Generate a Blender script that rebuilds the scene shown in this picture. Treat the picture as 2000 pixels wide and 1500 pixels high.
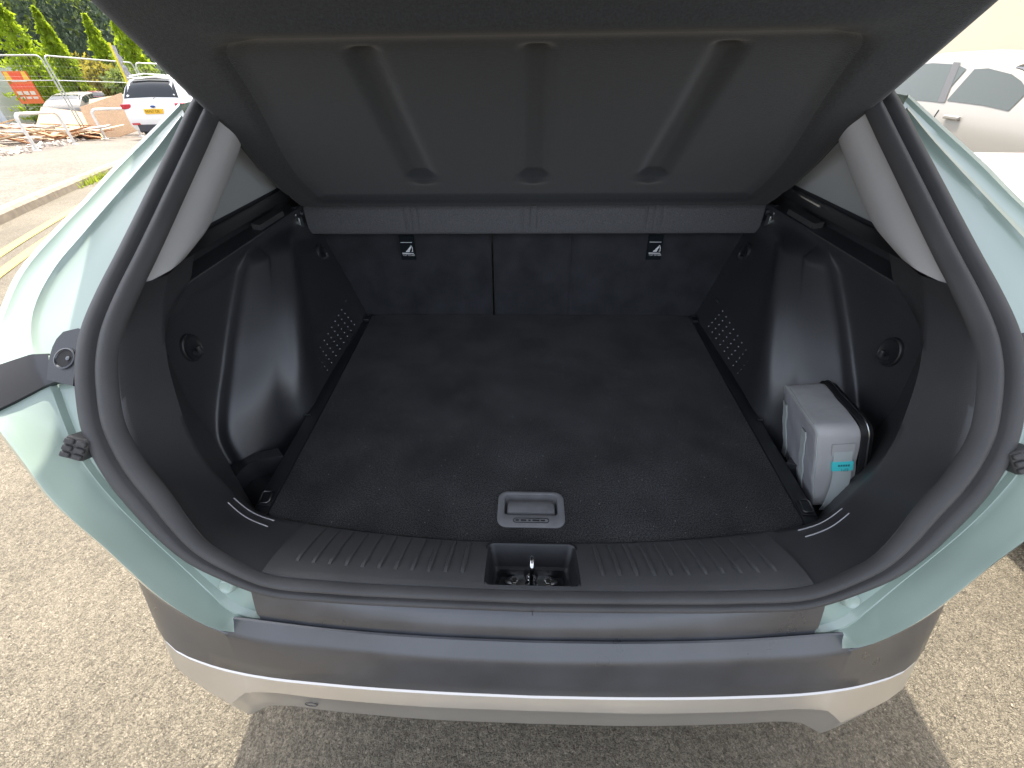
import bpy, bmesh, math, random
import numpy as np
from mathutils import Vector, Matrix, Euler
from mathutils.geometry import tessellate_polygon

scene = bpy.context.scene
for o in list(bpy.data.objects):
    bpy.data.objects.remove(o)
C = scene.collection
rad = math.radians
random.seed(7)
rng = np.random.default_rng(7)

# ---------------------------------------------------------------- camera
PITCH, YAW, ROLL = math.atan(640 / 790), rad(2.13), rad(-0.85)
cam_d = bpy.data.cameras.new('Camera')
cam = bpy.data.objects.new('Camera', cam_d)
C.objects.link(cam)
cam.location = (-0.016, -0.208, 1.38)
_f = Vector((0, math.cos(PITCH), -math.sin(PITCH)))
_u = Vector((0, math.sin(PITCH), math.cos(PITCH)))
_r = Vector((1, 0, 0))
_Z = Matrix.Rotation(YAW, 3, 'Z')
_f, _u, _r = _Z @ _f, _Z @ _u, _Z @ _r
_r, _u = math.cos(ROLL) * _r + math.sin(ROLL) * _u, -math.sin(ROLL) * _r + math.cos(ROLL) * _u
cam.rotation_euler = Matrix((_r, _u, -_f)).transposed().to_euler()
cam_d.sensor_fit = 'HORIZONTAL'
cam_d.sensor_width = 36
cam_d.lens = 36 * 790 / 2000
cam_d.clip_start = 0.02
cam_d.clip_end = 2000
scene.camera = cam

# ---------------------------------------------------------------- light
SUN_AZ, SUN_EL = rad(15), rad(60)      # azimuth measured from +Y towards -X
world = bpy.data.worlds.new('World')
scene.world = world
world.use_nodes = True
nt = world.node_tree
sky = nt.nodes.new('ShaderNodeTexSky')
sky.sky_type = 'NISHITA'
sky.sun_disc = False
sky.sun_elevation = SUN_EL
sky.sun_rotation = 2 * math.pi - SUN_AZ
sky.air_density = 0.8
sky.dust_density = 4.0
sky.ozone_density = 1.0
bg = nt.nodes['Background']
bg.inputs['Strength'].default_value = 0.15
hz = nt.nodes.new('ShaderNodeHueSaturation')      # hazy, milky summer sky
hz.inputs['Saturation'].default_value = 0.45
nt.links.new(sky.outputs[0], hz.inputs['Color'])
nt.links.new(hz.outputs[0], bg.inputs['Color'])
sun_d = bpy.data.lights.new('Sun', 'SUN')
sun_d.energy = 2.0
sun_d.angle = rad(0.6)
sun_d.color = (1.0, 0.93, 0.80)
sun = bpy.data.objects.new('Sun', sun_d)
C.objects.link(sun)
_s = Vector((-math.sin(SUN_AZ) * math.cos(SUN_EL), math.cos(SUN_AZ) * math.cos(SUN_EL), math.sin(SUN_EL)))
sun.rotation_euler = (-_s).to_track_quat('-Z', 'Y').to_euler()
sun.location = _s * 30
vs = scene.view_settings
vs.view_transform = 'Standard'
vs.look = 'None'
vs.gamma = 1
vs.use_curve_mapping = False
vs.exposure = 2.2

# ---------------------------------------------------------------- materials
MATS = {}


def mat(name, col, rough=0.5, metal=0.0, coat=0.0, spec=0.5, bump=None, var=None, transmission=0, sheen=0, coat_rough=0.05):
    """bump=(kind, scale, strength, distance); var=(scale, amount, detail)"""
    m = bpy.data.materials.new(name)
    m.use_nodes = True
    n, l = m.node_tree.nodes, m.node_tree.links
    p = n['Principled BSDF']
    p.inputs['Base Color'].default_value = (*col, 1)
    p.inputs['Roughness'].default_value = rough
    p.inputs['Metallic'].default_value = metal
    p.inputs['Coat Weight'].default_value = coat
    p.inputs['Coat Roughness'].default_value = coat_rough
    p.inputs['Specular IOR Level'].default_value = spec
    p.inputs['Transmission Weight'].default_value = transmission
    p.inputs['Sheen Weight'].default_value = sheen
    tc = n.new('ShaderNodeTexCoord')
    if var:
        t = n.new('ShaderNodeTexNoise')
        t.inputs['Scale'].default_value = var[0]
        t.inputs['Detail'].default_value = var[2] if len(var) > 2 else 4
        l.new(tc.outputs['Object'], t.inputs['Vector'])
        r = n.new('ShaderNodeMapRange')
        r.inputs['From Min'].default_value = 0.3
        r.inputs['From Max'].default_value = 0.7
        r.inputs['To Min'].default_value = 1 - var[1]
        r.inputs['To Max'].default_value = 1 + var[1]
        l.new(t.outputs['Fac'], r.inputs['Value'])
        mx = n.new('ShaderNodeVectorMath')
        mx.operation = 'SCALE'
        mx.inputs[0].default_value = col
        l.new(r.outputs[0], mx.inputs['Scale'])
        l.new(mx.outputs[0], p.inputs['Base Color'])
        r2 = n.new('ShaderNodeMapRange')
        r2.inputs['To Min'].default_value = max(0.02, rough - 0.07)
        r2.inputs['To Max'].default_value = min(1, rough + 0.07)
        l.new(t.outputs['Fac'], r2.inputs['Value'])
        l.new(r2.outputs[0], p.inputs['Roughness'])
    if bump:
        if bump[0] == 'noise':
            t = n.new('ShaderNodeTexNoise')
            t.inputs['Detail'].default_value = 3
            out = t.outputs['Fac']
        elif bump[0] == 'voronoi':
            t = n.new('ShaderNodeTexVoronoi')
            out = t.outputs['Distance']
        else:
            t = n.new('ShaderNodeTexWave')
            out = t.outputs['Fac']
        t.inputs['Scale'].default_value = bump[1]
        l.new(tc.outputs['Object'], t.inputs['Vector'])
        b = n.new('ShaderNodeBump')
        b.inputs['Strength'].default_value = bump[2]
        b.inputs['Distance'].default_value = bump[3]
        l.new(out, b.inputs['Height'])
        l.new(b.outputs[0], p.inputs['Normal'])
    MATS[name] = m
    return m


mat('paint_green', (0.335, 0.425, 0.370), 0.35, 0.0, 0.9, var=(3, 0.02))
mat('paint_white', (0.78, 0.78, 0.76), 0.35, 0, 0.8)
mat('paint_silver', (0.24, 0.225, 0.20), 0.4, 0.0, 0.35)
mat('paint_red', (0.20, 0.03, 0.05), 0.35, 0, 0.8)
mat('paint_blue', (0.05, 0.08, 0.16), 0.35, 0, 0.8)
mat('plastic_black', (0.022, 0.023, 0.025), 0.38, spec=0.5, bump=('voronoi', 900, 0.25, 0.0006), var=(6, 0.12))
mat('plastic_arch', (0.038, 0.039, 0.042), 0.33, spec=0.8, bump=('voronoi', 900, 0.25, 0.0006), var=(6, 0.12))
mat('plastic_sill', (0.064, 0.064, 0.065), 0.42, spec=0.5, bump=('voronoi', 1000, 0.25, 0.0006), var=(9, 0.10))
mat('plastic_frame', (0.054, 0.054, 0.056), 0.38, spec=0.6, bump=('voronoi', 1000, 0.25, 0.0006), var=(9, 0.10))
mat('rubber', (0.058, 0.057, 0.057), 0.55, spec=0.4, bump=('noise', 400, 0.15, 0.001), var=(12, 0.12))
mat('bumper_plastic', (0.044, 0.047, 0.054), 0.30, spec=0.9, bump=('noise', 900, 0.18, 0.0006), var=(14, 0.22, 8))
mat('bumper_silver', (0.66, 0.64, 0.60), 0.30, 0.8, 0.1, var=(4, 0.05), bump=('noise', 700, 0.05, 0.0004))
mat('felt_border', (0.0275, 0.0295, 0.0315), 0.9, spec=0.2, bump=('noise', 650, 0.5, 0.0013), var=(300, 0.3, 3), sheen=0.15)
mat('felt', (0.0295, 0.0318, 0.0335), 0.95, spec=0.15, bump=('noise', 650, 0.6, 0.0015), var=(500, 0.35, 3), sheen=0.25)
mat('felt_strip', (0.098, 0.099, 0.104), 0.95, spec=0.15, bump=('noise', 650, 0.6, 0.0015), var=(450, 0.3, 3), sheen=0.2)
mat('seat_carpet', (0.031, 0.032, 0.036), 0.95, spec=0.1, bump=('noise', 500, 0.6, 0.002), var=(14, 0.25, 8), sheen=0.15)
mat('trim_light', (0.60, 0.60, 0.60), 0.6, spec=0.3, bump=('noise', 700, 0.15, 0.0006), var=(5, 0.04))
mat('trim_mid', (0.44, 0.46, 0.46), 0.6, spec=0.3, bump=('noise', 700, 0.15, 0.0006), var=(4, 0.06))
mat('glass_dark', (0.012, 0.015, 0.016), 0.04, spec=0.7)
mat('glass_tint', (0.035, 0.045, 0.04), 0.08, spec=0.4)
mat('chrome', (0.72, 0.73, 0.74), 0.16, 1.0)
mat('steel', (0.45, 0.47, 0.47), 0.3, 1.0, var=(60, 0.2))
mat('dark_steel', (0.16, 0.165, 0.17), 0.35, 1.0)
mat('lamp_black', (0.010, 0.010, 0.011), 0.35, spec=0.4)
mat('print_white', (0.75, 0.78, 0.78), 0.6)
mat('line_white', (0.62, 0.63, 0.63), 0.5)
mat('tag_black', (0.010, 0.014, 0.016), 0.85, spec=0.1)
mat('handle_grey', (0.15, 0.15, 0.152), 0.5, bump=('noise', 700, 0.3, 0.0006), var=(40, 0.1))
mat('bag_fabric', (0.38, 0.38, 0.40), 0.75, spec=0.3, bump=('noise', 45, 0.35, 0.006), var=(22, 0.06, 5))
mat('bag_front', (0.41, 0.405, 0.40), 0.85, spec=0.3, bump=('noise', 30, 0.3, 0.006), var=(18, 0.05, 5))
mat('bag_strap', (0.50, 0.545, 0.53), 0.7, bump=('wave', 260, 0.5, 0.001))
mat('zip_black', (0.015, 0.015, 0.016), 0.55, bump=('wave', 300, 0.5, 0.001))
mat('tag_cyan', (0.08, 0.70, 0.72), 0.5)
mat('tag_ink', (0.03, 0.22, 0.25), 0.6)
mat('tyre', (0.02, 0.02, 0.02), 0.8)
mat('lamp_red', (0.50, 0.01, 0.03), 0.15, coat=0.5)
mat('plate_yellow', (0.80, 0.48, 0.02), 0.45)
mat('ink_black', (0.015, 0.015, 0.015), 0.5)
mat('emblem_blue', (0.02, 0.06, 0.25), 0.25)
mat('galvanised', (0.42, 0.44, 0.42), 0.45, 0.4, var=(8, 0.1))
mat('hoop_paint', (0.68, 0.67, 0.64), 0.4, var=(10, 0.08))
mat('chipboard', (0.56, 0.37, 0.22), 0.8, var=(25, 0.15, 6))
mat('timber_pale', (0.58, 0.44, 0.28), 0.8, var=(9, 0.25, 6))
mat('timber_brown', (0.34, 0.16, 0.07), 0.8, var=(9, 0.25, 6))
mat('timber_grey', (0.50, 0.44, 0.38), 0.85, var=(9, 0.2, 6))
mat('kerb_stone', (0.24, 0.20, 0.15), 0.85, var=(8, 0.25, 6), bump=('noise', 60, 0.5, 0.01))
mat('road_yellow', (0.50, 0.36, 0.06), 0.7, var=(6, 0.2, 6))
mat('wall_cream', (0.52, 0.45, 0.35), 0.85, var=(0.6, 0.06, 6))
mat('cladding_white', (0.62, 0.64, 0.64), 0.6, var=(1.2, 0.08))
mat('dark_grey', (0.06, 0.062, 0.068), 0.7)
mat('sign_orange', (0.75, 0.16, 0.03), 0.5)
mat('sign_red', (0.80, 0.10, 0.03), 0.5)
mat('sign_yellow', (0.80, 0.52, 0.05), 0.5)
mat('sign_cream', (0.75, 0.66, 0.52), 0.5)
mat('post_yellow', (0.72, 0.64, 0.03), 0.5)
mat('banner_grey', (0.40, 0.40, 0.43), 0.8, var=(9, 0.3))
mat('bark', (0.10, 0.07, 0.045), 0.9, var=(8, 0.3))


def leaf(name, c, c2):
    m = mat(name, c, 0.65, spec=0.2, var=(1.3, 0.35, 5))
    n, l = m.node_tree.nodes, m.node_tree.links
    tr = n.new('ShaderNodeBsdfTranslucent')
    tr.inputs['Color'].default_value = (*c2, 1)
    mx = n.new('ShaderNodeMixShader')
    mx.inputs[0].default_value = 0.45
    l.new(n['Principled BSDF'].outputs[0], mx.inputs[1])
    l.new(tr.outputs[0], mx.inputs[2])
    l.new(mx.outputs[0], n['Material Output'].inputs['Surface'])


leaf('leaf_lime', (0.17, 0.24, 0.02), (0.42, 0.55, 0.03))
leaf('leaf_olive', (0.17, 0.15, 0.03), (0.40, 0.34, 0.04))
leaf('leaf_dark', (0.06, 0.085, 0.06), (0.07, 0.10, 0.06))
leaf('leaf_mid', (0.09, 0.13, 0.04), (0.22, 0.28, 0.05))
leaf('grass_leaf', (0.15, 0.20, 0.03), (0.35, 0.42, 0.04))


def asphalt(name, cols, scale, chip_bump, tint_scale=0.7):
    m = bpy.data.materials.new(name)
    m.use_nodes = True
    n, l = m.node_tree.nodes, m.node_tree.links
    p = n['Principled BSDF']
    p.inputs['Roughness'].default_value = 0.85
    p.inputs['Specular IOR Level'].default_value = 0.3
    tc = n.new('ShaderNodeTexCoord')
    w = n.new('ShaderNodeTexNoise')
    w.inputs['Scale'].default_value = scale * 0.7
    l.new(tc.outputs['Object'], w.inputs['Vector'])
    ad = n.new('ShaderNodeVectorMath')
    ad.operation = 'MULTIPLY_ADD'
    ad.inputs[1].default_value = (0.012, 0.012, 0.012)
    l.new(w.outputs['Color'], ad.inputs[0])
    l.new(tc.outputs['Object'], ad.inputs[2])
    v = n.new('ShaderNodeTexVoronoi')
    v.inputs['Scale'].default_value = scale
    l.new(ad.outputs[0], v.inputs['Vector'])
    v2 = n.new('ShaderNodeTexVoronoi')
    v2.inputs['Scale'].default_value = scale * 0.43
    l.new(ad.outputs[0], v2.inputs['Vector'])
    sp = n.new('ShaderNodeSeparateColor')
    l.new(v.outputs['Color'], sp.inputs[0])
    ramp = n.new('ShaderNodeValToRGB')
    ramp.color_ramp.interpolation = 'LINEAR'
    els = ramp.color_ramp.elements
    els[0].position, els[0].color = 0.0, (*cols[0], 1)
    els[1].position, els[1].color = 1.0, (*cols[-1], 1)
    for i, c in enumerate(cols[1:-1]):
        e = els.new((i + 1) / (len(cols) - 1))
        e.color = (*c, 1)
    l.new(sp.outputs[0], ramp.inputs[0])
    # dark binder between the chips
    mr = n.new('ShaderNodeMapRange')
    mr.inputs['From Min'].default_value = 0.35
    mr.inputs['From Max'].default_value = 0.75
    mr.inputs['To Min'].default_value = 1.0
    mr.inputs['To Max'].default_value = 0.6
    l.new(v.outputs['Distance'], mr.inputs['Value'])
    t = n.new('ShaderNodeTexNoise')
    t.inputs['Scale'].default_value = tint_scale
    t.inputs['Detail'].default_value = 8
    l.new(tc.outputs['Object'], t.inputs['Vector'])
    mr2 = n.new('ShaderNodeMapRange')
    mr2.inputs['From Min'].default_value = 0.3
    mr2.inputs['From Max'].default_value = 0.7
    mr2.inputs['To Min'].default_value = 0.78
    mr2.inputs['To Max'].default_value = 1.12
    l.new(t.outputs['Fac'], mr2.inputs['Value'])
    sp2 = n.new('ShaderNodeSeparateColor')
    l.new(v2.outputs['Color'], sp2.inputs[0])
    mr3 = n.new('ShaderNodeMapRange')
    mr3.inputs['To Min'].default_value = 0.80
    mr3.inputs['To Max'].default_value = 1.22
    l.new(sp2.outputs[1], mr3.inputs['Value'])
    t3 = n.new('ShaderNodeTexNoise')
    t3.inputs['Scale'].default_value = 4.5
    t3.inputs['Detail'].default_value = 10
    t3.inputs['Roughness'].default_value = 0.7
    l.new(tc.outputs['Object'], t3.inputs['Vector'])
    mr4 = n.new('ShaderNodeMapRange')
    mr4.inputs['From Min'].default_value = 0.30
    mr4.inputs['From Max'].default_value = 0.62
    mr4.inputs['To Min'].default_value = 0.90
    mr4.inputs['To Max'].default_value = 1.10
    l.new(t3.outputs['Fac'], mr4.inputs['Value'])
    ml0 = n.new('ShaderNodeMath')
    ml0.operation = 'MULTIPLY'
    l.new(mr3.outputs[0], ml0.inputs[0])
    l.new(mr4.outputs[0], ml0.inputs[1])
    ml1 = n.new('ShaderNodeMath')
    ml1.operation = 'MULTIPLY'
    l.new(ml0.outputs[0], ml1.inputs[0])
    l.new(mr2.outputs[0], ml1.inputs[1])
    ml = n.new('ShaderNodeMath')
    ml.operation = 'MULTIPLY'
    l.new(mr.outputs[0], ml.inputs[0])
    l.new(ml1.outputs[0], ml.inputs[1])
    sc = n.new('ShaderNodeVectorMath')
    sc.operation = 'SCALE'
    l.new(ramp.outputs[0], sc.inputs[0])
    l.new(ml.outputs[0], sc.inputs['Scale'])
    l.new(sc.outputs[0], p.inputs['Base Color'])
    hm = n.new('ShaderNodeMath')
    hm.operation = 'ADD'
    l.new(v.outputs['Distance'], hm.inputs[0])
    l.new(v2.outputs['Distance'], hm.inputs[1])
    b = n.new('ShaderNodeBump')
    b.invert = True
    b.inputs['Strength'].default_value = chip_bump
    b.inputs['Distance'].default_value = 0.006
    l.new(hm.outputs[0], b.inputs['Height'])
    l.new(b.outputs[0], p.inputs['Normal'])
    MATS[name] = m


asphalt('asphalt', [(0.115, 0.099, 0.073), (0.188, 0.163, 0.121), (0.238, 0.206, 0.155), (0.178, 0.155, 0.117), (0.292, 0.254, 0.192)], 250, 0.85)
asphalt('pavement_asphalt', [(0.15, 0.125, 0.10), (0.18, 0.15, 0.12), (0.205, 0.172, 0.14)], 60, 0.4)


def carpet_material():
    m = mat('carpet', (0.027, 0.0268, 0.0270), 0.97, spec=0.08, bump=('noise', 700, 0.9, 0.003), var=(9, 0.4, 10), sheen=0.12)
    n, l = m.node_tree.nodes, m.node_tree.links
    p = n['Principled BSDF']
    src = p.inputs['Base Color'].links[0].from_socket
    tc = n.new('ShaderNodeTexCoord')
    # lint specks and scuffs
    v = n.new('ShaderNodeTexVoronoi')
    v.inputs['Scale'].default_value = 52
    l.new(tc.outputs['Object'], v.inputs['Vector'])
    lt = n.new('ShaderNodeMath')
    lt.operation = 'LESS_THAN'
    lt.inputs[1].default_value = 0.062
    l.new(v.outputs['Distance'], lt.inputs[0])
    t = n.new('ShaderNodeTexNoise')
    t.inputs['Scale'].default_value = 420
    t.inputs['Detail'].default_value = 2
    l.new(tc.outputs['Object'], t.inputs['Vector'])
    r = n.new('ShaderNodeMapRange')
    r.inputs['From Min'].default_value = 0.35
    r.inputs['From Max'].default_value = 0.65
    r.inputs['To Min'].default_value = 0.3
    r.inputs['To Max'].default_value = 2.1
    l.new(t.outputs['Fac'], r.inputs['Value'])
    sc = n.new('ShaderNodeVectorMath')
    sc.operation = 'SCALE'
    l.new(src, sc.inputs[0])
    l.new(r.outputs[0], sc.inputs['Scale'])
    mx = n.new('ShaderNodeMix')
    mx.data_type = 'RGBA'
    l.new(lt.outputs[0], mx.inputs['Factor'])
    l.new(sc.outputs[0], mx.inputs['A'])
    mx.inputs['B'].default_value = (0.15, 0.15, 0.145, 1)
    l.new(mx.outputs['Result'], p.inputs['Base Color'])


carpet_material()

# ---------------------------------------------------------------- helpers


def thing(name, label, cat, loc=(0, 0, 0), rotz=0, group=None):
    o = bpy.data.objects.new(name, None)
    o.empty_display_size = 0.1
    C.objects.link(o)
    o.location = loc
    o.rotation_euler = (0, 0, rotz)
    tag(o, label, cat, group)
    return o


def tag(o, label=None, cat=None, group=None, kind=None):
    if label:
        o['label'] = label
    if cat:
        o['category'] = cat
    if group:
        o['group'] = group
    if kind:
        o['kind'] = kind
    return o


def mesh(name, v, f, m, parent=None, smooth=40, loc=None, rot=None, recalc=True):
    me = bpy.data.meshes.new(name)
    me.from_pydata([tuple(map(float, p)) for p in v], [], [tuple(map(int, q)) for q in f])
    if recalc:
        bm = bmesh.new()
        bm.from_mesh(me)
        bmesh.ops.remove_doubles(bm, verts=bm.verts, dist=1e-6)
        bmesh.ops.recalc_face_normals(bm, faces=bm.faces)
        bm.to_mesh(me)
        bm.free()
    if smooth:
        me.shade_smooth()
        me.set_sharp_from_angle(angle=rad(smooth))
    me.materials.append(MATS[m])
    o = bpy.data.objects.new(name, me)
    C.objects.link(o)
    if parent:
        o.parent = parent
    if loc is not None:
        o.location = loc
    if rot is not None:
        o.rotation_euler = rot
    return o


def spl(P, n=8, closed=False):
    P = np.array(P, float)
    N = len(P)
    d = np.linalg.norm(np.diff(P, axis=0), axis=1)
    t = np.concatenate([[0], np.cumsum(d)])
    T = np.zeros_like(P)
    for i in range(N):
        if i == 0:
            T[i] = (P[1] - P[0]) / max(t[1] - t[0], 1e-9)
        elif i == N - 1:
            T[i] = (P[-1] - P[-2]) / max(t[-1] - t[-2], 1e-9)
        else:
            a, b = t[i] - t[i - 1], t[i + 1] - t[i]
            T[i] = ((P[i] - P[i - 1]) / a * b + (P[i + 1] - P[i]) / b * a) / (a + b)
    out = []
    for i in range(N - 1):
        h = t[i + 1] - t[i]
        for k in range(n):
            s = k / n
            out.append((2 * s**3 - 3 * s**2 + 1) * P[i] + (s**3 - 2 * s**2 + s) * h * T[i] + (-2 * s**3 + 3 * s**2) * P[i + 1] + (s**3 - s**2) * h * T[i + 1])
    out.append(P[-1])
    return np.array(out)


def loft(rows, cu=False, cv=False):
    R, K = len(rows), len(rows[0])
    v = [p for r in rows for p in r]
    f = []
    for i in range(R if cu else R - 1):
        for j in range(K if cv else K - 1):
            a, b = i, (i + 1) % R
            c, d = j, (j + 1) % K
            f.append((a * K + c, a * K + d, b * K + d, b * K + c))
    return v, f


class MB:
    def __init__(self):
        self.v, self.f = [], []

    def add(self, v, f):
        k = len(self.v)
        self.v += [tuple(p) for p in v]
        self.f += [tuple(i + k for i in q) for q in f]
        return self

    def box(self, c, s, M=None):
        x, y, z = s[0] / 2, s[1] / 2, s[2] / 2
        v = [Vector(p) for p in ((-x, -y, -z), (x, -y, -z), (x, y, -z), (-x, y, -z), (-x, -y, z), (x, -y, z), (x, y, z), (-x, y, z))]
        if M is not None:
            v = [M @ p for p in v]
        v = [p + Vector(c) for p in v]
        return self.add(v, [(0, 3, 2, 1), (4, 5, 6, 7), (0, 1, 5, 4), (1, 2, 6, 5), (2, 3, 7, 6), (3, 0, 4, 7)])

    def tube(self, path, r, n=8, caps=True):
        path = [Vector(p) for p in path]
        rows = []
        up = None
        for i, p in enumerate(path):
            t = (path[min(i + 1, len(path) - 1)] - path[max(i - 1, 0)]).normalized()
            if up is None:
                up = t.orthogonal().normalized()
            else:
                up = (up - t * up.dot(t)).normalized()
            b = t.cross(up)
            rr = r[i] if hasattr(r, '__len__') else r
            rows.append([p + (up * math.cos(a) + b * math.sin(a)) * rr for a in [2 * math.pi * k / n for k in range(n)]])
        v, f = loft(rows, cv=True)
        if caps:
            f = f + [tuple(range(n))[::-1], tuple(len(v) - n + k for k in range(n))]
        return self.add(v, f)

    def lathe(self, prof, c=(0, 0, 0), n=24, M=None):
        rows = []
        for (r, z) in prof:
            rows.append([Vector((r * math.cos(2 * math.pi * k / n), r * math.sin(2 * math.pi * k / n), z)) for k in range(n)])
        v, f = loft(rows, cv=True)
        if M is not None:
            v = [M @ p for p in v]
        v = [p + Vector(c) for p in v]
        return self.add(v, f)

    def build(self, name, m, parent=None, smooth=40, **k):
        return mesh(name, self.v, self.f, m, parent, smooth, **k)


def bevel(o, w, seg=2):
    b = o.modifiers.new('Bevel', 'BEVEL')
    b.width = w
    b.segments = seg
    b.limit_method = 'ANGLE'
    return o


def solid(o, t, offset=1):
    s = o.modifiers.new('Solidify', 'SOLIDIFY')
    s.thickness = t
    s.offset = offset
    return o


def text(name, body, size, M, m, parent, extrude=0.0):
    cu = bpy.data.curves.new(name, 'FONT')
    cu.body = body
    cu.size = size
    cu.align_x, cu.align_y = 'CENTER', 'CENTER'
    cu.extrude = extrude
    t = bpy.data.objects.new(name, cu)
    C.objects.link(t)
    dg = bpy.context.evaluated_depsgraph_get()
    me = bpy.data.meshes.new_from_object(t.evaluated_get(dg))
    bpy.data.objects.remove(t)
    me.transform(M)
    me.materials.clear()
    me.materials.append(MATS[m])
    o = bpy.data.objects.new(name, me)
    C.objects.link(o)
    o.parent = parent
    return o


def sstep(a, b, x):
    t = np.clip((x - a) / (b - a), 0, 1)
    return t * t * (3 - 2 * t)


def frame_mat(o, x, y):
    """4x4 with local x, y axes at origin o"""
    x = Vector(x).normalized()
    y = Vector(y)
    y = (y - x * y.dot(x)).normalized()
    z = x.cross(y)
    M = Matrix((x, y, z)).transposed().to_4x4()
    M.translation = Vector(o)
    return M


# ---------------------------------------------------------------- ground
def gz(y):
    y = np.minimum(np.asarray(y, float), 46.0)
    return -0.062 * np.log1p(np.exp((y - 3.5) * 1.5)) / 1.5


KD = np.array([-0.457, 0.889])           # street direction
KN = np.array([-0.889, -0.457])          # towards the pavement
KO = np.array([-6.32, 4.63])


def street(s, t):
    """s along the kerb, t across it towards the pavement"""
    p = KO + KD * s + KN * t
    return p[0], p[1]


xs = np.unique(np.concatenate([np.linspace(-900, -60, 12), np.linspace(-60, 60, 41), np.linspace(60, 900, 12)]))
ys = np.unique(np.concatenate([np.linspace(-900, -20, 12), np.linspace(-20, 50, 91), np.linspace(50, 900, 12)]))
rows = [[(x, y, float(gz(y))) for x in xs] for y in ys]
v, f = loft(rows)
ground = tag(mesh('ground', v, f, 'asphalt', None, 60), kind='structure')

# pavement beyond the kerb
S = np.linspace(-30, 34, 60)
prof = [(0.0, 0.10), (0.9, 0.115), (2.6, 0.13), (3.6, 0.12), (30, 0.08)]
rows = []
for s in S:
    r = []
    for t, h in prof:
        x, y = street(s, t)
        r.append((x, y, float(gz(y)) + h))
    rows.append(r)
v, f = loft(rows)
pav = tag(mesh('pavement', v, f, 'pavement_asphalt', None, 60), kind='structure')
# kerb stones, each its own piece
for k in range(26):
    s0 = -6 + k * 0.915
    mb = MB()
    pts = []
    for s in (s0 + 0.004, s0 + 0.911):
        for t, h in ((-0.125, -0.05), (-0.125, 0.085), (-0.10, 0.118), (0.0, 0.122), (0.0, -0.05)):
            x, y = street(s, t)
            pts.append((x, y, float(gz(y)) + h))
    fs = [(i, (i + 1) % 5, (i + 1) % 5 + 5, i + 5) for i in range(5)] + [(0, 4, 3, 2, 1), (5, 6, 7, 8, 9)]
    mesh('kerb_stone', pts, fs, 'kerb_stone', pav, 30)
for t0 in (-0.62, -0.85):
    rows = []
    for s in np.linspace(-6, 12, 40):
        r = []
        for t in (t0 - 0.05, t0 + 0.05):
            x, y = street(s, t)
            r.append((x, y, float(gz(y)) + 0.006))
        rows.append(r)
    v, f = loft(rows)
    tag(mesh('road_line', v, f, 'road_yellow', None, 60), kind='structure')

# ---------------------------------------------------------------- the car with the open boot
car = thing('car', 'pale green hatchback with its boot open, filling the foreground', 'car', (0, 0, 0))

G_Z = [0.60, 0.71, 0.85, 1.0, 1.15, 1.32, 1.46]
G_Y = [0.025, 0.055, 0.13, 0.240, 0.44, 0.72, 0.96]
_gs = spl(np.array([G_Z, G_Y]).T, 12)


def g(z):
    return np.interp(z, _gs[:, 0], _gs[:, 1])


def gn(z):
    d = (g(z + 0.01) - g(z - 0.01)) / 0.02
    n = Vector((0, -1, d))
    return n.normalized()


RING = [(0, .717), (.18, .720), (.31, .7245), (.418, .735), (.476, .757), (.530, .784), (.569, .815), (.602, .849), (.633, .885), (.656, .920), (.672, .953),
        (.683, .994), (.691, 1.028), (.694, 1.060), (.688, 1.10), (.679, 1.136), (.670, 1.175), (.664, 1.213), (.659, 1.26), (.655, 1.31)]
RTOP = [(.635, 1.375), (.56, 1.42), (.42, 1.445), (.2, 1.455), (0, 1.458)]
NS = 6
half = spl(RING + RTOP, NS)               # in (x, z)
full = np.concatenate([half, (half[1:-1] * [-1, 1])[::-1]])   # closed loop, right side up then down the left


def ring_frame(pts):
    out = []
    n = len(pts)
    for i in range(n):
        p = Vector((pts[i][0], float(g(pts[i][1])), pts[i][1]))
        a, b = pts[i - 1], pts[(i + 1) % n]
        t = Vector((b[0] - a[0], float(g(b[1]) - g(a[1])), b[1] - a[1])).normalized()
        nb = gn(pts[i][1])
        inw = nb.cross(t).normalized()
        if inw.dot(Vector((0 - p.x, 0.45 - p.y, 1.07 - p.z))) < 0:
            inw = -inw
        out.append((p, inw, nb))
    return out


RF = ring_frame(full)


def seal_w(z):
    return 0.031 + 0.029 * float(sstep(0.73, 0.86, z))


sprof = [(-0.03, -0.012), (0.0, 0.002), (.05, .009), (.14, .0135), (.26, .015), (.36, .0135), (.42, .008), (.455, .0), (.49, -.002), (.53, .002), (.58, .009), (.68, .0135),
         (.80, .0135), (.90, .009), (.965, .002), (1.0, -.005), (1.0, -.009)]
rows = []
for p, inw, nb in RF:
    w = seal_w(p.z)
    rows.append([p + inw * (u * w) + nb * (h * (0.50 + 0.25 * w / 0.06)) for u, h in sprof])
v, f = loft(rows, cu=True)
seal = mesh('aperture_seal', v, f, 'rubber', car, 60)
# joint in the seal
mb = MB()
p, inw, nb = RF[0]
mb.tube([p + inw * 0.002 + nb * 0.0115, p + inw * 0.007 + nb * 0.0150, p + inw * 0.012 + nb * 0.0135], 0.0007, 6)
mb.build('seal_joint', 'ink_black', seal)

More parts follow.
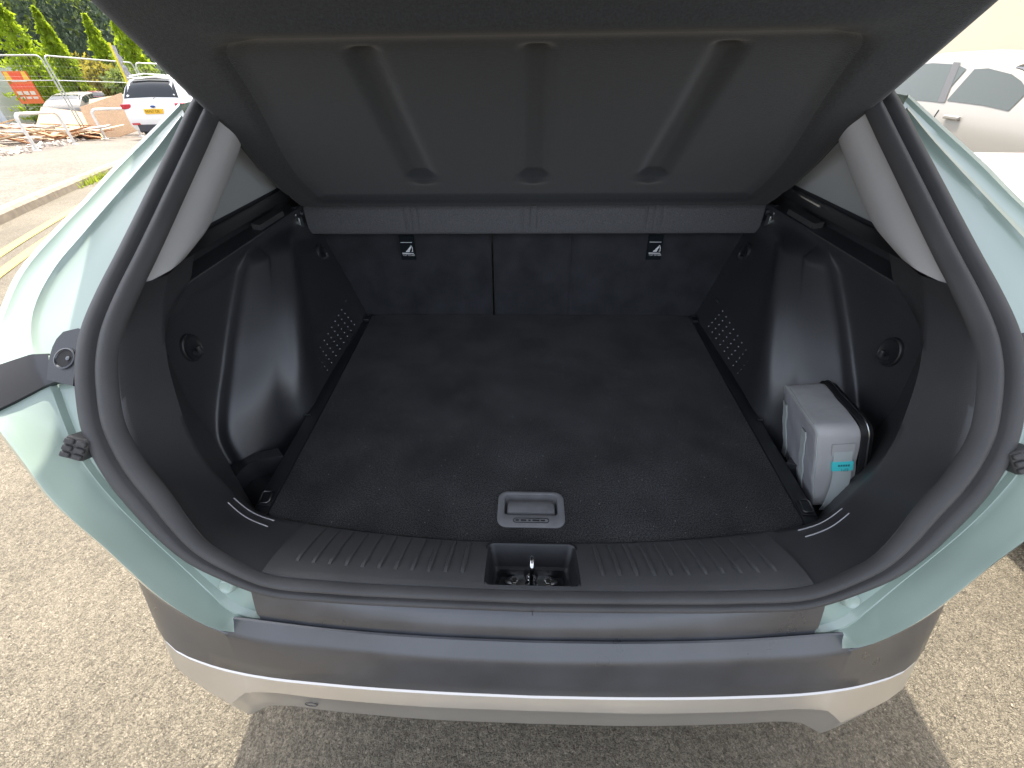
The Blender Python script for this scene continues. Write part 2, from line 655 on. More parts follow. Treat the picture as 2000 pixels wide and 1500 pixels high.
# ---- inner trim frame: from the seal down to the load floor and round the sides
C1H = [(0, .174, .706), (.175, .179, .706), (.305, .190, .706), (.41, .203, .706), (.478, .213, .709), (.527, .226, .716), (.556, .238, .738), (.568, .242, .775),
       (.578, .247, .83), (.590, .264, .885), (.600, .288, .93), (.613, .322, .98), (.625, .360, 1.02), (.636, .397, 1.05), (.640, .440, 1.085), (.630, .47, 1.118)]
inner = []
inw_ = [r[1] for r in RF]
for i in range(0, 15 * NS + 1):
    p, inw, nb = RF[i]
    inner.append(p + inw * (seal_w(p.z) * 0.985) - nb * 0.004)
c1 = spl(C1H, NS)


def frame_rows(i0, i1):
    rows = []
    for i in range(i0, i1 + 1):
        a = inner[i]
        b = Vector(c1[i])
        d = b - a
        k = float(sstep(0.71, 0.78, b.z))
        # convex rounding just inside the seal then a soft ramp
        nb = gn(a.z)
        r = [a - inw_[i] * .012 - nb * 0.006, a - nb * .004, a + d * 0.03 + nb * 0.002, a + d * 0.09 + nb * 0.006]
        for u in (0.2, 0.35, 0.5, 0.65, 0.8, 0.92):
            r.append(a + d * u + nb * (0.010 * (1 - u)))
        k2 = 1 - .7 * float(sstep(.98, 1.06, b.z))
        c2 = Vector((0.05 * k * k2, 0.006 + 0.05 * k, -0.03 * (1 - k)))
        r += [b, b + c2 * 0.12, b + c2 * 0.4, b + c2]
        r.append(b + c2 + Vector((0.04 * k * k2, 0.06 * k, -0.05 * (1 - k))))
        rows.append(r)
    return rows


SI = 4 * NS - 9                               # where the scuff plate ends
for sgn in (1, -1):
    rows = frame_rows(SI, 14 * NS + 1)
    rows = [[(p[0] * sgn, p[1], p[2]) for p in r] for r in rows]
    v, f = loft(rows)
    fr = mesh('boot_side_trim', v, f, 'plastic_frame', car, 50)
    # two thin white lines printed near the corner of the frame
    for u0, k0, k1 in ((0.93, 4.0, 6.0), (0.78, 4.0, 5.9)):
        path = []
        for kk in np.linspace(k0, k1, 14):
            i = kk * NS
            i0 = int(i)
            w = i - i0
            a = inner[i0] * (1 - w) + inner[i0 + 1] * w
            b = Vector(c1[i0] * (1 - w) + c1[i0 + 1] * w)
            q = a + (b - a) * u0 + gn(a.z) * (0.010 * (1 - u0) + 0.0012)
            path.append((q.x * sgn, q.y, q.z))
        MB().tube(path, 0.0013, 6).build('trim_line', 'line_white', fr)

# ---- scuff plate with ribs and the latch recess
HX = 0.075                                    # recess half width


def plate_pt(x, u, lift=0.0):
    """u 0 at the seal, 1 at the floor edge"""
    xa = np.interp(abs(x), [q.x for q in inner[:5 * NS]], range(5 * NS))
    i0 = int(xa)
    w = xa - i0
    a = inner[i0] * (1 - w) + inner[i0 + 1] * w
    b = Vector((abs(x), float(np.interp(abs(x), c1[:5 * NS, 0], c1[:5 * NS, 1])), 0.706))
    p = a + (b - a) * u + gn(0.73) * (0.010 * math.sin(math.pi * min(1, u * 1.4)) * (1 if u < 0.72 else 0) if False else 0.0)
    bow = 0.012 * (4 * u * (1 - u)) ** 0.8
    p = p + Vector((0, -0.45 * bow, bow)) * 0.9
    p = p + Vector((0, -0.35, 0.94)) * lift
    s = 1 if x >= 0 else -1
    return Vector((s * abs(x), p.y, p.z))


XE = 0.418
us = [0.0, 0.04, 0.10, 0.16, 0.3, 0.45, 0.6, 0.75, 0.88, 0.94, 0.985, 1.0]
U0, U1 = 0.10, 0.94
xl = list(np.linspace(-XE, -HX, 26)) + list(np.linspace(-HX, HX, 7))[1:-1] + list(np.linspace(HX, XE, 26))
v, f = [], []
K = len(us)
for x in xl:
    lift = 0.0022
    for u in us:
        v.append(plate_pt(x, u, lift if 0.0 < u < 1.0 else -0.004))
for i in range(len(xl) - 1):
    xm = (xl[i] + xl[i + 1]) / 2
    for j in range(K - 1):
        um = (us[j] + us[j + 1]) / 2
        if abs(xm) < HX and U0 < um < U1:
            continue
        f.append((i * K + j, i * K + j + 1, (i + 1) * K + j + 1, (i + 1) * K + j))
# end faces so that the plate stands proud of the frame
for x, s in ((xl[0], -1), (xl[-1], 1)):
    i = 0 if s < 0 else len(xl) - 1
    b0 = len(v)
    for j in range(K):
        q = v[i * K + j]
        v.append(q + Vector((s * 0.004, 0, -0.009)))
    for j in range(K - 1):
        f.append((i * K + j, i * K + j + 1, b0 + j + 1, b0 + j))
# drop over the inner edge to the floor
b0 = len(v)
for i, x in enumerate(xl):
    v.append(v[i * K + K - 1] + Vector((0, 0.002, -0.03)))
for i in range(len(xl) - 1):
    f.append((i * K + K - 1, (i + 1) * K + K - 1, b0 + i + 1, b0 + i))
plate = mesh('scuff_plate', v, f, 'plastic_sill', car, 50)
# frame below the plate (bridges the two side trims)
# ribs
for sgn in (-1, 1):
    for k in range(11):
        x0 = 0.108 + k * 0.0268
        rows = []
        for u in np.linspace(0.30, 0.95, 9):
            c = plate_pt(sgn * (x0 + 0.004 * (1 - u)), u, 0.0022)
            e = 0.25 if u in (0.30,) else 1
            w = 0.0040
            rows.append([c + Vector((-w, 0, -0.001)), c + Vector((-w * 0.6, -0.0012 * e, 0.0036 * e)), c + Vector((w * 0.6, -0.0012 * e, 0.0036 * e)), c + Vector((w, 0, -0.001))])
        v, f = loft(rows)
        n = len(rows)
        f += [(0, 1, 2, 3), (4 * n - 1, 4 * n - 2, 4 * n - 3, 4 * n - 4)]
        mesh('scuff_rib', v, f, 'plastic_sill', plate, 25)

# latch recess
b_r = plate_pt(0, U0, 0.0022)
t_r = plate_pt(0, U1, 0.0022)
loops = []


def rloop(hx0, hx1, y0, z0, y1, z1, r=0.008, n=5):
    """rounded rectangle: near edge (y0,z0) half width hx0; far edge (y1,z1) half width hx1"""
    out = []
    L = math.hypot(y1 - y0, z1 - z0)
    dy, dz = (y1 - y0) / L, (z1 - z0) / L
    for cx, cs, a0 in ((hx1, L, 0), (-hx1, L, 90), (-hx0, 0, 180), (hx0, 0, 270)):
        sx = 1 if cx > 0 else -1
        ss = -1 if cs > 0 else 1
        ox, os_ = cx - sx * r, cs + ss * r
        for k in range(n + 1):
            a = rad(a0 + 90 * k / n)
            X, Sx = ox + r * math.cos(a), os_ + r * math.sin(a)
            out.append(Vector((X, y0 + dy * Sx, z0 + dz * Sx)))
    return out


# outer frame of the recess is a flat square opening, the walls go down in steps
zA, zB = b_r.z, t_r.z
lp = [rloop(HX + .0045, HX + .0045, b_r.y - .004, zA + .0000, t_r.y + .004, zB + .002, 0.012),
      rloop(HX + .001, HX + .001, b_r.y, zA + .0015, t_r.y, zB + .0045, 0.012),
      rloop(HX - .004, HX - .003, b_r.y + .002, zA - .002, t_r.y - .003, zB + .002, 0.010),
      rloop(HX - .007, HX - .010, b_r.y + .004, .700, t_r.y - .022, .687, 0.009),
      rloop(HX - .008, HX - .012, b_r.y + .005, .697, t_r.y - .024, .6845, 0.008),
      rloop(HX - .009, HX - .016, b_r.y + .005, .694, t_r.y - .029, .6835, 0.007),
      rloop(HX - .013, HX - .018, b_r.y + .006, .660, t_r.y - .031, .660, 0.007)]
v, f = loft(lp, cv=True)
n = len(lp[0])
f.append(tuple(len(v) - n + k for k in range(n)))
rec = mesh('latch_recess', v, f, 'plastic_black', car, 35)
# striker
sy = b_r.y + 0.046
mb = MB()
pl = [(0.046 * math.cos(a), 0.013 * math.sin(a)) for a in np.linspace(0, 2 * math.pi, 28, endpoint=False)]
rws = [[(x * k, sy + y * k, z) for x, y in pl] for k, z in ((1.0, .6605), (1.0, .6645), (.94, .666), (.6, .6665), (.01, .6665))]
v, f = loft(rws, cv=True)
stp = mesh('striker_plate', v, f, 'steel', car, 40)
stp['label'] = 'oval steel latch plate'
mb = MB()
path = [(0, sy + 0.011, .666)] + [(0, sy + 0.011 * math.cos(a), .722 + 0.011 * math.sin(a)) for a in np.linspace(0, math.pi, 9)] + [(0, sy - 0.011, .666)]
mb.tube(path, 0.0042, 10)
mb.lathe([(0.013, 0), (0.011, .003), (.006, .006), (.0042, .012)], (0, sy - .009, .666), 14)
mb.lathe([(0.013, 0), (0.011, .003), (.006, .006), (.0042, .012)], (0, sy + .009, .666), 14)
mb.build('striker_loop', 'chrome', stp)
for sx in (-1, 1):
    mb = MB()
    mb.lathe([(0.0, .0042), (.0042, .004), (.005, .003), (.005, .0005), (.0085, 0), (.0085, -.001)], (sx * 0.029, sy, .6665), 6)
    mb.build('striker_bolt', 'chrome', stp, 20)

# ---- load floor (carpet board with an open handle well)
FZ = 0.700
front = [(x, y + 0.0035) for x, y in ((-.5005, .2175), (-.47, .2115), (-.41, .2035), (-.305, .1905), (-.175, .1795), (0, .1745), (.175, .1795), (.305, .1905), (.41, .2035), (.47, .2115), (.5005, .2175))]
front = [tuple(p) for p in spl(front, 4)]
outer = front + [(.506, .232), (.517, .6), (.532, .992), (.49, 1.003), (-.49, 1.003), (-.532, .992), (-.517, .6), (-.506, .232)]


def rrect(cx, cy, hx, hy, r, n=6):
    out = []
    for sx, sy_, a0 in ((1, 1, 0), (-1, 1, 90), (-1, -1, 180), (1, -1, 270)):
        for k in range(n + 1):
            a = rad(a0 + 90 * k / n)
            out.append((cx + sx * (hx - r) + r * math.cos(a), cy + sy_ * (hy - r) + r * math.sin(a)))
    return out


HCY = 0.2465
hole = rrect(0, HCY, .061, .036, .016)
tri = tessellate_polygon([[Vector((x, y, 0)) for x, y in outer], [Vector((x, y, 0)) for x, y in hole]])
allp = outer + hole
v = [(x, y, FZ) for x, y in allp] + [(x + (0.002 if x > 0 else -0.002), y - 0.001, FZ - .006) for x, y in outer] + [(x, y, FZ - .03) for x, y in outer]
f = [tuple(t) for t in tri]
no, na = len(outer), len(allp)
for i in range(no):
    j = (i + 1) % no
    f.append((i, j, na + j, na + i))
    f.append((na + i, na + j, na + no + j, na + no + i))
board = mesh('boot_floor', v, f, 'carpet', car, 40)
# handle: bezel, well and flap
R_ = lambda hx, hy, r, z, cy=HCY: [(x, y, z) for x, y in rrect(0, cy, hx, hy, r)]
WC = HCY + 0.009
lp = [R_(.064, .0395, .018, FZ + .0003), R_(.064, .0395, .018, FZ + .0025), R_(.0615, .037, .016, FZ + .0042), R_(.053, .0245, .009, FZ + .0042, WC), R_(.0515, .023, .008, FZ + .003, WC),
      R_(.0495, .0215, .008, FZ - .014, WC), R_(.047, .019, .007, FZ - .017, WC)]
v, f = loft(lp, cv=True)
n = len(lp[0])
f.append(tuple(len(v) - n + k for k in range(n)))
hd = mesh('floor_handle', v, f, 'handle_grey', board, 40)
mb = MB()
rws = []
for yy, zz in ((-.0185, -.0158), (-.0183, -.004), (-.016, .0012), (-.008, .0022), (.004, .0008), (.012, -.004), (.0165, -.0125)):
    rws.append([(-.0455, WC + yy, FZ + zz - .003), (-.0425, WC + yy, FZ + zz), (-.02, WC + yy, FZ + zz + .0006), (.02, WC + yy, FZ + zz + .0006), (.0425, WC + yy, FZ + zz), (.0455, WC + yy, FZ + zz - .003)])
v, f = loft(rws)
mesh('handle_flap', v, f, 'handle_grey', board, 50)
# embossed pill shape under the flap
pa = [(x, y, FZ + .0045) for x, y in rrect(0, HCY - .0262, .033, .0044, .0043, 5)]
mb = MB()
mb.tube(pa + [pa[0]], 0.0007, 5)
for k, (w, x) in enumerate(((.006, -.026), (.010, -.014), (.004, -.003), (.013, .009), (.008, .022))):
    mb.box((x, HCY - .0262, FZ + .0045), (w, .0028, .0009))
mb.build('handle_emblem', 'plastic_black', board)

# ---- narrow plastic edge beside the board and the lower pocket floor
for sgn in (-1, 1):
    prof_y = np.linspace(.18, 1.06, 24)
    rows = []
    for y in prof_y:
        xi = np.interp(y, [.18, .232, .6, 1.06], [.500, .508, .519, .536])
        wide = 0.036
        rows.append([(sgn * (xi + 0.0), y, .672), (sgn * (xi + 0.001), y, .6955), (sgn * (xi + .0035), y, .6975), (sgn * (xi + wide - .003), y, .6965), (sgn * (xi + wide), y, .694), (sgn * (xi + wide + .002), y, .64)])
    v, f = loft(rows)
    edge = mesh('floor_edge_trim', v, f, 'plastic_black', car, 40)
    rows = [[(sgn * x, y, .652) for x in (.5, .62, .76)] for y in (.15, .4, .7)]
    v, f = loft(rows)
    mesh('pocket_floor', v, f, 'plastic_black', edge, 40)
    # pocket lip
    pp = spl([(.628, .275, .690), (.626, .315, .694), (.615, .350, .697), (.580, .364, .698), (.548, .374, .697)], 6)
    rows = []
    for q in pp:
        rows.append([(sgn * (q[0] + .03), q[1] + .030, .688), (sgn * (q[0] + .004), q[1] + .005, q[2] - .003), (sgn * q[0], q[1] + .001, q[2] - .0005), (sgn * q[0] * .999, q[1], q[2] - .001), (sgn * q[0] * .998, q[1] - .002, .65)])
    v, f = loft(rows)
    mesh('pocket_lip', v, f, 'plastic_arch', edge, 50)
    # lashing eyes
    for yy, xx in ((.262, .527), (.975, .543)):
        mb = MB()
        mb.box((sgn * xx, yy, .6985), (.026, .032, .003))
        base = bevel(mb.build('lashing_plate', 'plastic_black', edge), .001)
        mb = MB()
        lo = [(sgn * xx + .0095 * c_, yy + .012 * s_, .7025 + (.0035 if s_ > 0 else 0)) for c_, s_ in ((-1, -.7), (-.75, -1), (.75, -1), (1, -.7), (1, .7), (.75, 1), (-.75, 1), (-1, .7), (-1, -.7))]
        mb.tube(lo, .0019, 8)
        mb.build('lashing_ring', 'dark_steel', edge)

# ---- side walls with the wheel arch
AZ = [.60, .675, .738, .862, .997, 1.12]
AY0 = [.372, .380, .399, .517, .680, .84]
BZ = [.60, .675, .758, .874, .922, 1.0, 1.12]
BY1 = [.500, .515, .537, .614, .655, .748, .90]
_a0 = spl(np.array([AZ, AY0]).T, 10)
_b1 = spl(np.array([BZ, BY1]).T, 10)


def wbase(z):
    return float(.682 - .014 * sstep(1.0, 1.035, z) - .02 * sstep(.76, .64, z))


def wtop(z):
    return float(.040 * sstep(1.047, 1.056, z) - .012 * sstep(1.06, 1.11, z))


def xin(y, z):
    return float(.556 + (z - .70) * np.interp(y, [.55, 1.02], [.0, .40]))


def wallx(y, z):
    y1 = float(np.interp(z, _b1[:, 0], _b1[:, 1]))
    fade = float(1 - sstep(1.006, 1.034, z))
    b_ = wbase(z)
    return (b_ + (xin(y, z) - b_) * fade if y > y1 - .02 else b_) + wtop(z)


def chaikin(P, n=3):
    P = [np.array(p, float) for p in P]
    for _ in range(n):
        Q = [P[0]]
        for a, b in zip(P[:-1], P[1:]):
            Q += [a * .75 + b * .25, a * .25 + b * .75]
        Q.append(P[-1])
        P = Q
    return P


def wall_row(z):
    y0 = float(np.interp(z, _a0[:, 0], _a0[:, 1]))
    y1 = float(np.interp(z, _b1[:, 0], _b1[:, 1]))
    b_ = wbase(z)
    ys_ = max(.24, float(g(z)) + .07)
    xr = b_ - .034                                    # ridge on the outer edge of the arch
    xi = xin(y1, z) - .008
    P = [(b_, ys_), (b_, ys_ + (y0 - ys_) * .35), (b_, ys_ + (y0 - ys_) * .65), (b_ + .001, y0 - .050), (b_ - .001, y0 - .022), (b_ - .010, y0 - .016), (b_ - .026, y0 - .018), (b_ - .042, y0 + .002),
         (xr + (xi - xr) * .45, y0 + (y1 - y0) * .42), (xi + .034, y1 - .026), (xi + .008, y1 - .006), (xi, y1 + .026), (xin(y1 + .10, z), y1 + .10)]
    for y in (max(.90, y1 + .13), max(1.0, y1 + .17), 1.14):
        P.append((xin(y, z), y))
    P = chaikin(P, 3)
    fade = float(1 - sstep(1.006, 1.034, z))
    return [((b_ + (x - b_) * fade) + wtop(z), y) for x, y in P]


zs = np.unique(np.concatenate([np.linspace(.63, .97, 36), np.linspace(.97, 1.045, 22), np.linspace(1.045, 1.058, 6), np.linspace(1.06, 1.112, 5)]))
walls = {}
for sgn in (-1, 1):
    rows = [[(sgn * x, y, z) for x, y in wall_row(z)] for z in zs]
    v, f = loft(rows)
    walls[sgn] = mesh('boot_side_wall', v, f, 'plastic_arch', car, 60)
    # crease of the parcel shelf ledge: a thin raised bead with scuffs
    MB().tube([(sgn * (wallx(y, 1.046) - .001), y, 1.0465) for y in np.linspace(.42, .80, 12)], .0022, 6).build('ledge_bead', 'plastic_sill', walls[sgn])
    # bag hooks in round dishes
    for (y, z) in ((.447, .935), (.985, .918)):
        x = wallx(y, z)
        M = frame_mat((sgn * (x - .001), y, z), (0, 1, 0), (0, 0, 1))
        if sgn > 0:
            M = frame_mat((sgn * (x - .001), y, z), (0, -1, 0), (0, 0, 1))
        mb = MB()
        v2 = []
        # ring bezel with the dish inside (built proud of the wall)
        for prof_ in ([(.030, -.004), (.0285, .004), (.026, .0055), (.0235, .003), (.020, .0008), (.0, .0006)],):
            rws = []
            for r_, h_ in prof_:
                rws.append([M @ Vector((r_ * math.cos(a) * .85, r_ * math.sin(a), h_)) for a in np.linspace(0, 2 * math.pi, 28, endpoint=False)])
            vv, ff = loft(rws, cv=True)
            mb.add(vv, ff)
        hk = mb.build('hook_dish', 'plastic_black', walls[sgn], 40)
        mb = MB()
        path = [M @ Vector(q) for q in ((0, -.012, .002), (0, -.012, .012), (0, -.006, .016), (0, .004, .016))]
        mb.tube(path, [.006, .006, .0055, .004], 8)
        mb.build('bag_hook', 'plastic_arch', walls[sgn], 60)
    # rows of small perforations
    mb = MB()
    for k in range(11):
        for q in range(5):
            y = .55 + k * .034 + q * .004
            z = .775 - q * .0155 + 0.004 * (k / 11)
            x = wallx(y, z)
            mb.lathe([(0.0, .0016), (.0013, .0012), (.0017, 0)], (0, 0, 0), 6, None)
            n0 = len(mb.v)
            for i in range(n0 - 18, n0):
                a, b, c = mb.v[i]
                mb.v[i] = (sgn * (x - c), y + a, z + b)
    tag(mb.build('speaker_dots', 'steel', walls[sgn], 0), kind='stuff')
    mb = MB()
    xx = wallx(.945, .775)
    mb.box((sgn * (xx - .001), .945, .785), (.003, .016, .008))
    mb.build('wall_clip', 'steel', walls[sgn], 0)
    xx = wallx(.545, .705)
    MB().box((sgn * (xx - .008), .505, .6985), (.014, .004, .002)).build('edge_clip', 'steel', walls[sgn], 0)

# ---- rear seat backs
def seat_y(z):
    return 1.004 + (z - .68) * .22


SEATS = [(-.74, -.1225), (-.1165, .74)]
for i, (x0, x1) in enumerate(SEATS):
    xsx = np.unique(np.concatenate([[x0, x0 + .002, x0 + .006], np.linspace(x0 + .02, x1 - .02, 20), [x1 - .006, x1 - .002, x1]] + ([[.1285, .1305, .1325, .1345, .1365]] if i else [])))
    rows = []
    for z in np.linspace(.66, 1.25, 22):
        r = []
        for x in xsx:
            e = min(x - x0, x1 - x)
            d = 0.006 * (1 - min(1, e / 0.006)) ** 2
            if i:
                d += 0.0035 * max(0, 1 - abs(x - .1325) / .004)
            d -= 0.004 * math.sin(z * 9 + i) * math.sin(x * 5)
            r.append((x, seat_y(z) + d, z))
        rows.append(r)
    v, f = loft(rows)
    st = mesh('rear_seat_back', v, f, 'seat_carpet', car, 50)
    solid(st, .08, -1)
    tx = -.388 if i == 0 else .388
    # top tether flap with printed mark
    zc = .905
    yv = Vector((0, .22, 1)).normalized()
    M = frame_mat((tx, seat_y(zc) - .0085, zc), (1, 0, 0), yv)
    mb = MB()
    mb.add([M @ Vector(p) for p in ((-.022, -.028, 0), (.022, -.028, 0), (.022, .045, 0), (-.022, .045, 0), (-.022, -.028, -.012), (.022, -.028, -.012), (.022, .045, -.012), (-.022, .045, -.012))],
           [(0, 1, 2, 3), (4, 5, 6, 7), (0, 1, 5, 4), (1, 2, 6, 5), (2, 3, 7, 6), (3, 0, 4, 7)])
    mb.build('tether_flap', 'tag_black', st, 0)
    Mp = M @ Matrix.Translation((0, 0, .0006))
    q = lambda pts: [Mp @ Vector((x * .001, y * .001, 0)) for x, y in pts]
    mb = MB()
    mb.add(q([(-19, 24), (17, 24), (17, 25.4), (-19, 25.4)]), [(0, 1, 2, 3)])
    mb.add(q([(-17, -9.5), (19, -9.5), (19, -7.5), (-17, -6.5)]), [(0, 1, 2, 3)])
    # child seat outline: shell, seat and tether line
    mb.add(q([(-5, -4), (6, -4), (9, 0), (1, 1.5), (-4, -1)]), [(0, 1, 2, 3, 4)])
    mb.add(q([(0, 2), (8, 1), (14, 11), (10, 12.5)]), [(0, 1, 2, 3)])
    mb.add(q([(15, 11), (17, 12), (18, -3), (13, -3), (13, -1), (16, -1)]), [(0, 1, 2, 3, 4, 5)])
    mb.add(q([(10.5, 13.2), (14.5, 12), (16, 14), (12, 15.2)]), [(0, 1, 2, 3)])
    mb.build('tether_icon', 'print_white', st, 0)
    text('tether_text', 'TOP TETHER', .0068, Mp @ Matrix.Translation((.003, -.014, 0)), 'print_white', st)

# ---- fixed shelf strip behind the seats, with grooves
rows = []
xg = []
for c in (-.382, 0.005, .392):
    xg += [c, c + .021, c + .042] if c < 0.3 else [c - .02, c, c + .021]
xg = [-.372, -.352, -.332, -.023, -.002, .018, .338, .359, .380]
xsx = sorted(set(list(np.linspace(-.665, .665, 40)) + [q + d for q in xg for d in (-.0035, -.0012, 0, .0012, .0035)]))
sp_ = [(1.10, 1.052), (1.03, 1.052), (1.021, 1.0495), (1.018, 1.043), (1.014, 1.02), (1.011, .99), (1.0105, .975), (1.012, .970), (1.018, .967), (1.05, .966), (1.08, .966)]
for x in xsx:
    dep = max([max(0, 1 - abs(x - q) / .003) for q in xg])
    rows.append([(x, y + (.0035 * dep if 2 < k < 6 else 0), z) for k, (y, z) in enumerate(sp_)])
v, f = loft(rows)
strip = mesh('shelf_strip', v, f, 'felt_strip', car, 50)
for sgn in (-1, 1):
    mb = MB()
    mb.tube([(sgn * .663, 1.006, 1.03), (sgn * .69, 1.0, 1.035)], .008, 12)
    mb.box((sgn * .676, 1.003, 1.028), (.012, .03, .05))
    mb.build('hinge_pin', 'plastic_black', strip, 40)
    mb = MB()
    mb.box((sgn * .668, .985, 1.012), (.006, .018, .03))
    mb.tube([(sgn * .668, .974, 1.0), (sgn * .674, .968, 1.02), (sgn * .668, .972, 1.038)], .0025, 6)
    bevel(mb.build('hinge_clip', 'steel', strip, 40), .001)

# ---- lifted parcel shelf
SH = np.array([0, 1.0, 1.050])
SD = np.array([0, -1.0, .80]) / math.hypot(1, .8)     # towards the tailgate, rising
SN = np.array([0, -.80, -1.0]) / math.hypot(1, .8)    # underside normal (down and back)


def shw(t):
    return float(np.interp(t, [0, .10, .2, .35, .5, .62, .66, .70, .72], [.668, .668, .655, .622, .610, .600, .588, .55, .50]))


T_A, T_B = .042, .566


def field_pw(t):
    pw = .580 - .105 * float(sstep(.10, .60, t))
    c = .045                                   # rounded upper corners
    if t > T_B - c:
        pw -= c - math.sqrt(max(0.0, c * c - (t - (T_B - c)) ** 2))
    return pw


def field_mask(x, t):
    return float(sstep(field_pw(t) + .026, field_pw(t) - .026, abs(x)) * sstep(T_A - .014, T_A + .020, t) * sstep(T_B + .020, T_B - .020, t))


def shz(x, t):
    """height of the underside relief"""
    w = shw(t)
    e = field_mask(x, t)
    h = -0.012 * e                              # recessed field
    h += .005 * np.exp(-((t - .590) / .020) ** 2) * sstep(.52, .42, abs(x))     # ridge near the rear edge
    for xc in (-.272, .002, .290):
        k = xc - .012 * np.sign(xc) * (t - .3) if xc else xc
        wr = .028 - .007 * sstep(.1, .5, t)
        gro = sstep(wr + .017, wr - .015, abs(x - k)) * sstep(.145, .165, t) * sstep(.545, .525, t)
        h -= .014 * gro
        h += .007 * np.exp(-((x - k) / .026) ** 2 - ((t - .128) / .013) ** 2)
    # turned edge
    h -= .012 * sstep(.97, 1.0, abs(x) / w)
    return float(h)


ts = np.unique(np.concatenate([np.linspace(.012, T_A, 8), np.linspace(T_A, T_B, 120), np.linspace(T_B, .72, 30)]))
rows, back = [], []
NI, NO = 160, 14
for t in ts:
    w = shw(t)
    r, b_ = [], []
    pw = min(field_pw(min(max(t, T_A), T_B)), w - .03)
    cols = list(np.linspace(-w, -pw, NO + 1))[:-1] + list(np.linspace(-pw, pw, NI + 1)) + list(np.linspace(pw, w, NO + 1))[1:]
    for x in cols:
        h = shz(x, t)
        r.append(SH + SD * t + SN * (h + .004) + np.array([x, 0, 0]))
        b_.append(SH + SD * t + SN * (-.034) + np.array([x, 0, 0]))
    rows.append(r)
    back.append(b_)
v, f = loft(rows)
n0 = len(v)
K = len(rows[0])


def in_field(q):
    i_, j_ = q[0] // K, q[0] % K
    return NO <= j_ < NO + NI and T_A - 1e-6 <= ts[i_] < T_B - 1e-6


f_in = [q for q in f if in_field(q)]
f = [q for q in f if not in_field(q)]
v_in = list(v)
v2, f2 = loft([[b_[0], b_[-1]] for b_ in back])
v = list(v) + list(v2)
f = list(f) + [tuple(i + n0 for i in q) for q in f2]
for i in range(len(ts) - 1):
    f.append((i * K, (i + 1) * K, n0 + 2 * (i + 1), n0 + 2 * i))
    f.append((i * K + K - 1, (i + 1) * K + K - 1, n0 + 2 * (i + 1) + 1, n0 + 2 * i + 1))
f.append(tuple(range(K)) + (n0 + 1, n0))
L0 = (len(ts) - 1) * K
f.append(tuple(range(L0, L0 + K)) + (n0 + 2 * len(ts) - 1, n0 + 2 * len(ts) - 2))
shelf = mesh('parcel_shelf', v, f, 'felt_border', car, 45)
used = sorted({i for q in f_in for i in q})
mp = {a: b for b, a in enumerate(used)}
mesh('felt_panel', [v_in[a] for a in used], [tuple(mp[a] for a in q) for q in f_in], 'felt', shelf, 45)

# ---- light pillar trim and the quarter panel behind it
for sgn in (-1, 1):
    rows = []
    for z, yb, xb in ((1.098, .555, .672), (1.108, .60, .672), (1.118, .640, .671), (1.13, .672, .670), (1.15, .705, .668), (1.19, .765, .660), (1.23, .815, .652), (1.28, .87, .64), (1.36, .96, .62)):
        i = int(np.argmin([abs(inner_p.z - z) for inner_p in [RF[k][0] + RF[k][1] * seal_w(RF[k][0].z) for k in range(0, 21 * NS)]]))
        p, inw, nb = RF[i]
        a = p + inw * seal_w(p.z) * 0.97
        a = Vector((a.x + .004, float(g(z)) + .010 if z > 1.12 else a.y + .010, z))
        b = Vector((xb, yb, z + .0))
        r = []
        for u in (0, .05, .12, .2, .3, .4, .5, .6, .68, .74, .80, .86, .9, .94, .97, 1.0):
            q = a + (b - a) * u
            q.x -= .020 * float(sstep(0, .5, u) * sstep(0, .35, 1 - u))
            q.x += 0.018 * sstep(.85, 1.0, u)
            r.append((sgn * q.x, q.y, q.z))
        r.append((sgn * (b.x + .05), b.y + .01, b.z))
        rows.append(r)
    # bottom edge slopes up towards the seat: lower the ring end a little
    r0 = [(x, y, z - .0 + .0) for x, y, z in rows[0]]
    rows.insert(0, [(x + sgn * .04, y, z - .006) for x, y, z in r0])
    v, f = loft(rows)
    mesh('pillar_trim', v, f, 'trim_light', car, 50)
    rows = []
    for z, x in ((1.100, .70), (1.108, .696), (1.16, .690), (1.22, .678), (1.30, .66), (1.40, .63)):
        y_0 = max(.56, float(g(z)) + .04)
        rows.append([(sgn * x, y_0 + (1.25 - y_0) * q_, z) for q_ in (0, .25, .5, .75, 1)])
    v, f = loft(rows)
    mesh('quarter_trim', v, f, 'trim_mid', car, 50)
    # dark side panel top between the ledge and the light trim
    rows = [[(sgn * x, y, z) for x, z in ((.655, 1.090), (.680, 1.102), (.70, 1.098))] for y in (.50, .7, 1.2)]
    v, f = loft(rows)
    mesh('belt_trim', v, f, 'plastic_black', car, 50)
    MB().add([(sgn * x, y, z) for x, y, z in ((.672, .80, 1.062), (.695, .80, 1.066), (.695, .92, 1.066), (.672, .92, 1.062), (.672, .80, 1.050), (.695, .80, 1.050), (.695, .92, 1.050), (.672, .92, 1.050))],
             [(0, 1, 2, 3), (4, 5, 6, 7), (0, 1, 5, 4), (1, 2, 6, 5), (2, 3, 7, 6), (3, 0, 4, 7)]).build('shelf_rest', 'plastic_sill', car, 0)

